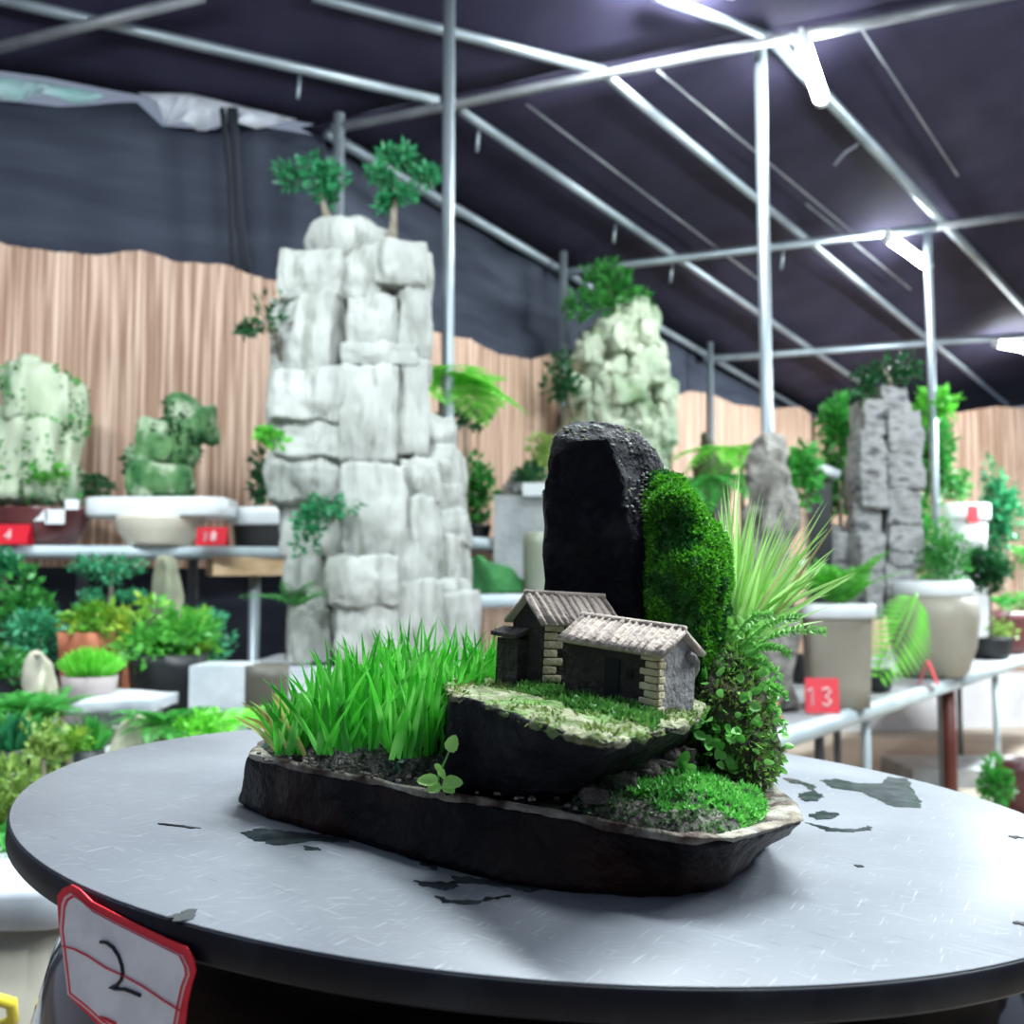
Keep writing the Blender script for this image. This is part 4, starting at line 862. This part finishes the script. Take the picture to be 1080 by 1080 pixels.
def mound(poly, z0, hgt, amp, sc, rings=8, seedv=0, power=.6):
    """low heap over an outline"""
    k0 = len(poly); pts = []
    for i in range(k0):
        a, b = poly[i], poly[(i + 1) % k0]
        for j in range(6): pts.append(a.lerp(b, j / 6))
    c = sum(pts, Vector()) / len(pts); k = len(pts); vs = []; fs = []
    for r in range(rings + 1):
        t = 1 - r / (rings + .2)
        for p in pts:
            q = c + (p - c) * t; h = (1 - t ** 2) ** power * hgt
            vs.append(Vector((q.x, q.y, z0 + h + (amp * nz(Vector((q.x + seedv, q.y, 0)), sc, 5) if r else 0))))
    for r in range(rings):
        for i in range(k): fs.append((r * k + i, r * k + (i + 1) % k, (r + 1) * k + (i + 1) % k, (r + 1) * k + i))
    fs.append(tuple(rings * k + i for i in range(k)))
    return G().add(vs, fs)
# soil over the left and middle of the tray
soil_out = [Q(272, 792, .03), Q(330, 806, .03), Q(400, 819, .03), Q(450, 829, .03), Q(500, 834, .03), Q(560, 842, .03), Q(600, 848, .03), Vector((.09, .56, .03)), Vector((.06, .64, .03)), Vector((-.03, .662, .03)), Vector((-.11, .645, .03)), Q(275, 784, .03)]
gs = mound(soil_out, .029, .014, .006, 70, 12); soil_o = mkd('soil', G().add([v.copy() for v in gs.v], gs.f), m_soil, pl_)
g = fuzz(gs, 900, .006, .5, lambda p, q: p.y < .56 and nz(p, 50, 2) > .05); mkd('ground_moss', g, LF('dark ground moss', (.01, .06, .04), (.05, .16, .10), (.30, .26, .2), 60), soil_o)
# crumbs on the soil and rim
g = G()
for _ in range(110):
    x = rnd(270, 620); y0 = 795 + (x - 270) * .155; p = Q(x, y0 + rnd(-8, 6), .0325); blob(g, p, (rnd(.001, .003), rnd(.001, .003), rnd(.001, .002)), .5, 2)
mkd('gravel', g, M('pale crumbs', (.06, .05, .045), (.28, .24, .20), .8, 90), pl_)
# ledge stone
LT = .073
m_ledge = M('black ledge stone', (.0015, .0015, .004), (.006, .006, .010), .7, 24, bump=.8, bscale=60, spec=.2, c3=(.022, .021, .024), s3=26)
front = [(474, 734), (505, 742), (540, 755), (580, 769), (612, 779), (640, 784), (665, 780), (692, 773), (718, 767), (737, 757)]
zed = [.0745, .074, .0735, .073, .0725, .072, .072, .0725, .0725, .0725]
T2 = [Q(x, y, z) for (x, y), z in zip(front, zed)] + [Vector((.100, .505, LT)), Vector((.085, .555, LT)), Vector((.04, .575, LT)), Vector((-.005, .575, LT)), Vector((-.03, .545, LT))]
botL = [(474, 832), (500, 836), (530, 840), (565, 843), (600, 842), (622, 833), (645, 820), (672, 808), (695, 796), (708, 786)]
zB = [.031, .031, .031, .031, .032, .036, .041, .047, .050, .053]
B2 = [Q(x, y, z) for (x, y), z in zip(botL, zB)] + [Vector((.088, .515, .045)), Vector((.07, .555, .03)), Vector((.03, .575, .03)), Vector((-.01, .575, .03)), Vector((-.028, .55, .03))]
B2[0].x = T2[0].x + .001; B2[0].y = T2[0].y + .002
side = mixr(B2, T2, .55)
for i in (3, 4, 5, 6, 7): side[i] = side[i] + Vector((.001, .006, 0))
lg = G(); loft(lg, [B2, mixr(B2, T2, .25), side, mixr(B2, T2, .82), mixr(B2, T2, .93), T2], (5, 3), .0022, 60, seedv=3)
ledge = mkd('ledge_stone', G().add([v.copy() for v in lg.v], lg.f), m_ledge, pl_)
m_lich = M('lichen and moss crust', (.10, .13, .04), (.31, .31, .20), .9, 70, c3=(.10, .22, .04), s3=45, bump=.6, bscale=200, lo=.42, hi=.6)
c2_ = sum(T2, Vector()) / len(T2)
def about(r, c, k, dz): return [c + (p - c) * k + Vector((0, 0, dz)) for p in r]
mg = G(); loft(mg, [about(T2, c2_, .99, -.0022), about(T2, c2_, 1.006, -.0008), about(T2, c2_, .99, .0009), about(T2, c2_, .9, .0016)], (9, 2), .0024, 130)
lich = mkd('moss_crust', G().add([v.copy() for v in mg.v], mg.f), m_lich, ledge)
g = fuzz(mg, 4200, .0030, .5, lambda p, q: q.z > .2 and nz(p, 60, 2) > -.12); mkd('moss', g, LF('yellowish moss', (.10, .20, .03), (.28, .36, .10)), ledge)
gm = mound([Q(585, 742, .0745), Q(620, 752, .0745), Q(660, 764, .074), Q(690, 769, .074), Q(700, 757, .074), Q(640, 745, .074), Q(600, 728, .074), Q(560, 722, .074), Q(535, 726, .074), Q(550, 734, .074)], .0735, .0035, .002, 120)
g = fuzz(gm, 2200, .0042, .5); mkd('moss', g, LF('green step moss', (.03, .14, .02), (.12, .32, .06)), ledge)
# standing stone
m_stone = M('black standing stone', (.0015, .0015, .004), (.008, .008, .014), .6, 30, bump=1.0, bscale=55, spec=.12, c3=(.022, .022, .030), s3=34)
def sring(py, l, e, r, dl=.552, de=.535, dr=.585): return [QY(l, py, dl), QY((l + e) / 2, py + 3, (dl + de) / 2 - .003), QY(e, py, de), QY((e + r) / 2, py - 2, (de + dr) / 2), QY(r, py, dr), QY(r - 4, py, .62), QY((l + r) / 2, py, .64), QY(l + 6, py, .61)]
sr = [sring(830, 574, 676, 752), sring(700, 573, 672, 752), sring(640, 572, 669, 750), sring(585, 573, 667, 740), sring(545, 574, 662, 722), sring(515, 575, 657, 706), sring(492, 577, 651, 698), sring(475, 579, 646, 690), sring(463, 584, 640, 682), sring(454, 594, 632, 668, .558, .548, .585), sring(449, 602, 626, 652, .565, .556, .58)]
sg = G(); loft(sg, sr, (6, 4), .0035, 42, seedv=1)
stone = mkd('standing_stone', G().add([v.copy() for v in sg.v], sg.f), m_stone, pl_)
# pale crusted lip on its top and right shoulder
gl_ = G()
scatter(sg, 6500, lambda p, q: blob(gl_, p, (rnd(.0008, .0026), rnd(.0008, .0026), rnd(.0006, .0014)), .5, 2, .0006, 200), lambda p, q: (q.z > .35 or (q.x > .35 and p.z > .165)) and p.z > .13 and nz(p, 55, 3) > -.05)
mkd('lichen', gl_, M('grey lichen', (.13, .13, .13), (.50, .51, .48), .85, 80, c3=(.20, .24, .08), s3=60), stone)
# moss clothing the right shoulder
def ering(py, l, r, Y, dep, k=16):
    a = QY(l, py, Y); b = QY(r, py, Y); c = (a + b) / 2; hx = (b.x - a.x) / 2
    return [Vector((c.x - hx * math.cos(2 * math.pi * i / k), c.y - dep * math.sin(2 * math.pi * i / k), c.z)) for i in range(k)]
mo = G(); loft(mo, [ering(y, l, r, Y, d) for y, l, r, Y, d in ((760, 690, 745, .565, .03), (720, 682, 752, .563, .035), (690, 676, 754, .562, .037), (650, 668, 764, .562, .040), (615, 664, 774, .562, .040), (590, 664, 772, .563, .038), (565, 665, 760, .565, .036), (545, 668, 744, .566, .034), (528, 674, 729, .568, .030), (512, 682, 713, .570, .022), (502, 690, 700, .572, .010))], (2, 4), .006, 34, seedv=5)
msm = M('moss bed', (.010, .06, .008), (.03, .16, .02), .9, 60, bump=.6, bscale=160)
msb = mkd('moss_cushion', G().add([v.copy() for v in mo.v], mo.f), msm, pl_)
gA, gB = G(), G()
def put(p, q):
    t = nz(p, 42, 3) + (.55 if p.z > .135 else (p.z - .135) * 9)  # random mottling, plus painted shade: lower leaves take the darker green
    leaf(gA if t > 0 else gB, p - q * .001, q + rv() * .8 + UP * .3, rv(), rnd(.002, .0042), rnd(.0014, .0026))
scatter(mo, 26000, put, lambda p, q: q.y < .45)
mkd('moss', gA, LF('vivid lit moss', (.045, .28, .012), (.16, .52, .04)), msb)
mkd('moss', gB, LF('deep shaded moss', (.008, .075, .012), (.04, .20, .03)), msb)
# lower right clump of moss and small leaves
lo_ = G(); loft(lo_, [ering(y, l, r, Y, d) for y, l, r, Y, d in ((822, 742, 792, .545, .03), (806, 732, 812, .545, .035), (785, 724, 816, .545, .037), (760, 718, 812, .546, .037), (735, 714, 806, .55, .036), (712, 712, 800, .555, .033), (692, 716, 788, .56, .028), (676, 730, 776, .565, .018))], (2, 4), .007, 40, seedv=9)
root = mkd('root_clump', G().add([v.copy() for v in lo_.v], lo_.f), M('earthy root clump', (.02, .018, .012), (.12, .12, .06), .9, 60, c3=(.05, .13, .03), s3=40, bump=.9, bscale=130), pl_)
mkd('moss', fuzz(lo_, 4200, .0045, .5, lambda p, q: q.y < .4 and nz(p, 45, 2) > -.2), LF('clump moss', (.08, .28, .04), (.28, .52, .10), (.20, .20, .08), 50), root)
gc = G(); scatter(lo_, 260, lambda p, q: rleaf(gc, p + q * .002, q + rv() * .9 + UP * .4, q + rv() * .5, rnd(.0035, .0065), rnd(.0028, .0045)), lambda p, q: q.y < .2)
for (x, y, Y) in ((735, 752, .51), (742, 762, .51), (728, 766, .51), (720, 742, .515), (748, 790, .51), (765, 806, .51), (720, 812, .50), (790, 745, .515), (772, 776, .508)):
    for _ in range(6): rleaf(gc, QY(x + rnd(-8, 8), y + rnd(-8, 8), Y), Vector((rnd(-1, 1), rnd(-.8, .1), rnd(-.3, 1))), Vector((0, -1, .6)) + rv() * .4, rnd(.0045, .007), rnd(.004, .0055))
mkd('creeping_leaves', gc, LF('creeper leaves', (.10, .42, .05), (.30, .70, .18)), root)
# sprig of fine fern at the right
gf = G()
for (b, d, L) in (((775, 690), (842, 652), 1), ((778, 694), (868, 666), 1), ((780, 700), (830, 690), 1), ((776, 704), (822, 715), 1), ((782, 722), (826, 765), 1), ((770, 680), (812, 650), 1), ((788, 735), (828, 735), 1)):
    a = QY(*b, .545); e = QY(*d, .525); n_ = 16; pts = [a.lerp(e, i / n_) + Vector((0, 0, .006 * math.sin(math.pi * i / n_))) for i in range(n_ + 1)]
    tube(gf, pts, .0006, .0003, 5)
    for i in range(3, n_ + 1):
        for sg in (-1, 1):
            for _ in range(2): leaf(gf, pts[i], (e - a).normalized() * .7 + Vector((rnd(-.3, .3), rnd(-.6, .2), sg * rnd(.4, 1.1))), Vector((0, -1, .4)) + rv() * .4, rnd(.0025, .005), rnd(.0014, .0024))
mkd('fern_sprig', gf, LF('fern sprig leaves', (.16, .52, .08), (.40, .78, .26)), pl_)
# bright moss carpet and rubble at the right of the tray
cp = mound([Q(600, 846, .032), Q(640, 858, .032), Q(690, 868, .032), Q(740, 874, .032), Q(780, 870, .032), Q(804, 856, .032), Q(806, 836, .032), Q(770, 815, .032), Q(720, 808, .032), Q(660, 820, .032), Q(615, 834, .032)], .029, .011, .004, 80, 12, 2)
mkd('gravel', G().add([v.copy() for v in cp.v], cp.f), M('greyish rubble soil', (.06, .055, .05), (.28, .25, .22), .9, 110, c3=(.10, .16, .08), s3=60, bump=.8, bscale=200), pl_)
mkd('moss', fuzz(cp, 4200, .003, .5, lambda p, q: nz(p, 60, 3) > -.15), LF('greyish green moss', (.05, .16, .05), (.22, .36, .16)), pl_)
cx_ = Q(745, 838, .036)
g = fuzz(cp, 9000, .0042, .5, lambda p, q: (p - cx_).length < .034 * (1 + .5 * nz(p, 70, 2)), 1.3); mkd('moss_carpet', g, LF('bright carpet moss', (.06, .42, .04), (.26, .72, .16)), pl_)
g = G()
for (x0, y0, z_, s) in ((690, 800, .044, .012), (670, 812, .042, .014), (705, 812, .040, .012), (650, 826, .040, .010), (715, 798, .046, .010), (628, 838, .037, .007), (682, 822, .039, .009)): blob(g, Q(x0, y0, z_), (s * 1.5, s * 1.3, s), .45, 7, .003, 120, seedv=x0)
mkd('rubble', g, M('pinkish crumb soil', (.12, .09, .085), (.34, .28, .26), .9, 120, c3=(.06, .10, .04), s3=60, bump=.9, bscale=200), pl_)
# grass
def gclump(name, n, base, tips, hL, w, lm, lean, sag=.0, wide=1, seed=0):
    random.seed(seed); g = G()
    for _ in range(n):
        b, t = base(), None; L = rnd(*hL) * min(1, max(.62, 1 + (b.x + .062) * 9)); d = lean(b); tip = b + d.normalized() * L; blade(g, b, tip, w * rnd(.6, 1.25), rnd(0, sag))
    return mkd(name, g, lm, pl_)
l_gr = LF('vivid grass blades', (.020, .28, .012), (.10, .66, .05), (.26, .76, .16), 40, .28)
l_gr2 = LF('pale edged grass', (.26, .56, .10), (.52, .82, .30), None, 3, .35)
def bA(): x = rnd(330, 528); return Q(x, 788 - (x - 330) * .08 + rnd(-30, 10), .042)
def lA(b): return Vector((random.gauss(.02, .36), rnd(-.5, .2), rnd(.75, 1.15)))
gclump('grass_clump', 470, bA, 0, (.022, .066), .0026, l_gr, lA, .12, seed=5)
def bA2(): x = rnd(410, 530); return Q(x, 790 - (x - 410) * .14 + rnd(-12, 14), .040)
gclump('grass_clump', 170, bA2, 0, (.030, .056), .0030, l_gr, lambda b: Vector((rnd(-.3, .45), rnd(-.6, 0), rnd(.8, 1.1))), .06, seed=6)
def bB(): return Q(rnd(292, 322), rnd(786, 797), .034)
gclump('grass_clump', 70, bB, 0, (.020, .052), .0024, l_gr, lambda b: Vector((rnd(-.9, .45), rnd(-.3, .25), rnd(.6, 1.2))), .08, seed=7)
gclump('grass_clump', 130, lambda: Q(rnd(300, 400), rnd(765, 785), .038), 0, (.026, .052), .0026, l_gr, lambda b: Vector((rnd(-.5, .3), rnd(-.3, .3), rnd(.7, 1.1))), .06, seed=8)
g = G(); random.seed(9)
for _ in range(16): b = bB(); blade(g, b, b + Vector((rnd(-.9, -.1), rnd(-.3, .1), rnd(.5, 1))).normalized() * rnd(.02, .035), .0026, .1)
mkd('yellow_blades', g, LF('yellowing blades', (.45, .40, .10), (.55, .62, .22)), pl_)
# pale reed grass at the right
random.seed(12); g = G(); gy = G()
tips = [(767, 503), (778, 498), (757, 530), (752, 545), (790, 545), (795, 540), (805, 520), (812, 545), (818, 575), (826, 560), (835, 590), (838, 572), (868, 525), (885, 545), (876, 560), (884, 572), (858, 585), (845, 575), (903, 603), (905, 601), (868, 603), (862, 617), (850, 610), (838, 640), (800, 600), (780, 590), (770, 560), (745, 560), (830, 535), (800, 565), (872, 590), (846, 548)]
for k in range(120):
    tx, ty = tips[k % len(tips)] if k < 64 else (rnd(745, 875), 0)
    if k >= 64: ty = 520 + abs(tx - 775) * .75 + rnd(-5, 65)
    tx += rnd(-5, 5); ty += rnd(-6, 6); b = QY(rnd(762, 784), rnd(676, 700), .592 + rnd(-.01, .012))
    tp = QY(tx, ty, .60 + rnd(-.045, .05)); blade(gy if k % 14 == 3 else g, b, tp, rnd(.0016, .0028), rnd(-.02, .06), 7)
mkd('reed_grass', g, l_gr2, pl_); mkd('dry_blades', gy, LF('dry blades', (.42, .34, .16), (.55, .52, .26)), pl_)
# broad leaves at the grass base
g = G()
for _ in range(40): rleaf(g, QY(rnd(748, 800), rnd(655, 712), .545), Vector((rnd(-1, 1), rnd(-.8, .1), rnd(-.2, 1))), Vector((0, -1, .5)) + rv() * .5, rnd(.006, .011), rnd(.003, .005))
mkd('creeping_leaves', g, LF('soft leaves', (.20, .56, .08), (.44, .82, .26)), pl_)
# sprout on the front edge
sp = G(); base = Q(462, 832, .034); tube(sp, [base, base + Vector((.000, -.002, .006)), base + Vector((.003, -.003, .014)), base + Vector((.004, -.004, .017))], .0007, .0004, 6)
spr = mkd('sprout_stem', sp, LF('pale stem', (.25, .55, .15), (.3, .6, .2)), pl_)
for (dx, dz, ax_, az, L, w) in ((.004, .017, .35, 1, .0085, .0062), (.000, .005, -1, -.12, .0095, .0055), (.002, .004, 1, .02, .0095, .0062), (.001, .006, .1, .25, .006, .005), (.001, .003, -.35, -.2, .007, .0055), (.002, .003, .5, -.25, .007, .005), (.001, .009, -.7, .6, .004, .003)):
    g = G(); rleaf(g, base + Vector((dx, -.004, dz)), Vector((ax_, -.25, az)), Vector((0, -1, .5)), L, w); mkd('leaf', g, LF('sprout leaf', (.42, .88, .14), (.55, .95, .28)), spr)
for o in bpy.data.objects:
    if o.name.split('.')[0] in ('moss', 'gravel', 'lichen', 'ground_moss', 'moss_carpet'): o['kind'] = 'stuff'
# ------------------------------------------------------------------ miniature houses
random.seed(71)
mh = thing('miniature_house', D2W((.045, .49, .074)), 'clay miniature of two joined tile-roofed farmhouses on the mossy ledge', 'miniature house')
m_wall = M('dark umber clay', (.012, .008, .007), (.030, .022, .020), .8, 40, bump=.5, bscale=160)
m_gab = M('grey lit gable clay', (.15, .145, .15), (.30, .285, .28), .8, 50, bump=.4, bscale=160)  # end wall paler than the front: the light on it put into the colour
m_tile = M('pinkish tile clay', (.27, .205, .19), (.47, .40, .33), .8, leafy=True, bump=.3, bscale=300)
m_brk = M('cream brick clay', (.44, .36, .22), (.66, .57, .38), .8, 60, bump=.3, bscale=150)
m_dk = M('opening', (.004, .004, .005), None, .9)
def house(parent, name, A, u, v, hw, hr, over, tiles, quoins, openings, gable_mat, gable_end=0):
    """A: near bottom corner; u: long-wall vector, v: gable vector; roof ridge runs along u"""
    u, v, w = Vector(u), Vector(v), Vector((0, 0, 1)); U_, V_ = u.normalized(), v.normalized(); nu = (V_ * -1 + U_ * V_.dot(U_)).normalized()
    g = G(); k = A + w * hw
    pts = [A, A + u, A + u + v, A + v, k, k + u, k + u + v, k + v, k + v / 2 + w * (hr - .0012), k + u + v / 2 + w * (hr - .0012)]
    g.add(pts, [(0, 1, 5, 4), (1, 2, 6, 9, 5), (2, 3, 7, 6), (0, 4, 8, 7, 3), (0, 3, 2, 1), (4, 5, 9, 8), (7, 8, 9, 6)])
    wl_ = mkd(name, g, m_wall, parent, False)
    if gable_mat:
        s = gable_end; B = A + u * s + U_ * (-.0006 if s == 0 else .0006); g = G()
        pp = [B, B + v, B + v + w * hw, B + v / 2 + w * (hw + hr - .0014), B + w * hw]; th = U_ * (.0006 if s == 0 else -.0006)
        g.add(pp + [p + th for p in pp], [(0, 1, 2, 3, 4), (9, 8, 7, 6, 5)] + [(i, 5 + i, 5 + (i + 1) % 5, (i + 1) % 5) for i in range(5)]); mkd('gable_wall', g, gable_mat, wl_, False)
    # two roof slopes of tile ribs
    for sd in (0, 1):
        g = G(); e0 = (k if sd == 0 else k + v) - U_ * over; e1 = e0 + u + U_ * over * 2; rd0 = k + v / 2 + w * hr - U_ * over; rd1 = rd0 + u + U_ * over * 2
        sl = (e0 - rd0); e0 = e0 + sl * .16; e1 = e1 + sl * .16; nn = (e1 - e0).cross(rd0 - e0).normalized(); nn = nn if nn.z > 0 else -nn
        slab_ = [e0, e1, rd1, rd0]; slab_ = [p + nn * .0012 for p in slab_] + [p - nn * .001 for p in slab_]
        g.add(slab_, [(0, 1, 2, 3), (7, 6, 5, 4)] + [(i, 4 + i, 4 + (i + 1) % 4, (i + 1) % 4) for i in range(4)])
        for i in range(tiles):                                   # each rib of clay tiles
            a0, a1 = i / tiles + .06 / tiles, (i + 1 - .08) / tiles; vs = []; fs = []; wob = rnd(-.3, .3) / tiles; hk = rnd(.7, 1.25); ex = rnd(-.0003, .0012)
            for j in range(6):
                s_ = j / 5; dn = sl.normalized() * (ex if j == 5 else 0)
                for k3 in range(7):
                    t = a0 + (a1 - a0) * k3 / 6 + wob * s_; an = math.pi * k3 / 6
                    p = rd0.lerp(rd1, t).lerp(e0.lerp(e1, t), s_) + dn + nn * (.0008 + hk * .0014 * math.sin(an) + .0003 * nz((i * 3.1, s_ * 5, k3 * .6), 1, 2)); vs.append(p)
            for j in range(5):
                for k3 in range(6): a = j * 7 + k3; fs.append((a, a + 1, a + 8, a + 7))
            fs.append(tuple(35 + k3 for k3 in range(7))); g.add(vs, fs)
        g.add(vs, fs); mkd('roof', g, m_tile, wl_)
    g = G(); tube(g, [k + v / 2 + w * (hr + .0012) - U_ * over, k + v / 2 + u + w * (hr + .0012) + U_ * over], .0016, None, 8); mkd('ridge', g, m_tile, wl_)
    if quoins:
        g = G(); n, qw, qv = quoins
        for i in range(n):
            z = hw * (i + .5) / n * .96; l1 = qw * (1.15 if i % 2 else .8); l2 = qv * (.8 if i % 2 else 1.15)
            blob(g, A + U_ * (l1 / 2 - .0004) - nu * -.0006 + w * z, (l1, .0016, hw / n * .86), .25, 4, .0003, 300, (U_, -nu, w), seedv=i)
            if qv: blob(g, A + V_ * (l2 / 2 - .0004) - U_ * .0006 + w * z, (.0016, l2, hw / n * .86), .25, 4, .0003, 300, (U_, V_, w), seedv=i + 9)
        mkd('corner_bricks', g, m_brk, wl_)
    for nm, x, z, ww, hh in openings:
        g = G(); box(g, A + U_ * x + nu * .0002 + w * z, (ww, .0014, hh), (U_, nu, w)); mkd(nm, g, m_dk, wl_, False)
    return wl_
# low right house
A1 = Q(691, 753, .0742); B1 = Q(596, 732, .0742); u1 = Vector((-.037, .034, .0025)); v1 = Vector((.0205, .026, 0))
house(mh, 'low_house', A1, u1, v1, .0262, .0090, .004, 15, (8, .0075, .005), (('door', .0235, .011, .008, .018), ('window', .0140, .0150, .003, .004)), m_gab, 0)
# curled eave flap at the right gable
g = G(); q = [Q(728, 692, .0985), Q(734, 697, .096), Q(735, 706, .0915), Q(731, 716, .0865)]; tube(g, q, .0022, .0008, 8); mkd('eave_flap', g, m_gab, mh)
# tall left house
A2 = Q(572, 729, .0745); E_ = Q(640, 722, .0745); u2 = Vector((E_.x - A2.x, .012, 0)); u2 = u2.normalized() * .037; v2 = Vector((-.0160, .022, 0))
house(mh, 'tall_house', A2, u2, v2, .0345, .0120, .0035, 11, (8, .0085, 0), (('window', .024, .008, .006, .006),), None, 0)
g = G(); a = Q(545, 662, .106) ; p0 = A2 + v2 * .45 - u2.normalized() * .0015 + Vector((0, 0, .030))
ou = -u2.normalized(); v2n = v2.normalized()
pp = [p0 - v2n * .002, p0 + v2n * .020, p0 + v2n * .022 + ou * .006 - Vector((0, 0, .0030)), p0 + ou * .006 - Vector((0, 0, .0040))]
g.add(pp + [p - Vector((0, 0, .002)) for p in pp], [(0, 1, 2, 3), (7, 6, 5, 4)] + [(i, 4 + i, 4 + (i + 1) % 4, (i + 1) % 4) for i in range(4)]); mkd('lean_to_roof', g, m_wall, mh, False)
g = G(); box(g, p0 + ou * .0015 + v2n * .010 - Vector((0, 0, .018)), (.005, .018, .024), (ou, v2n, UP)); mkd('lean_to_wall', g, m_wall, mh, False)
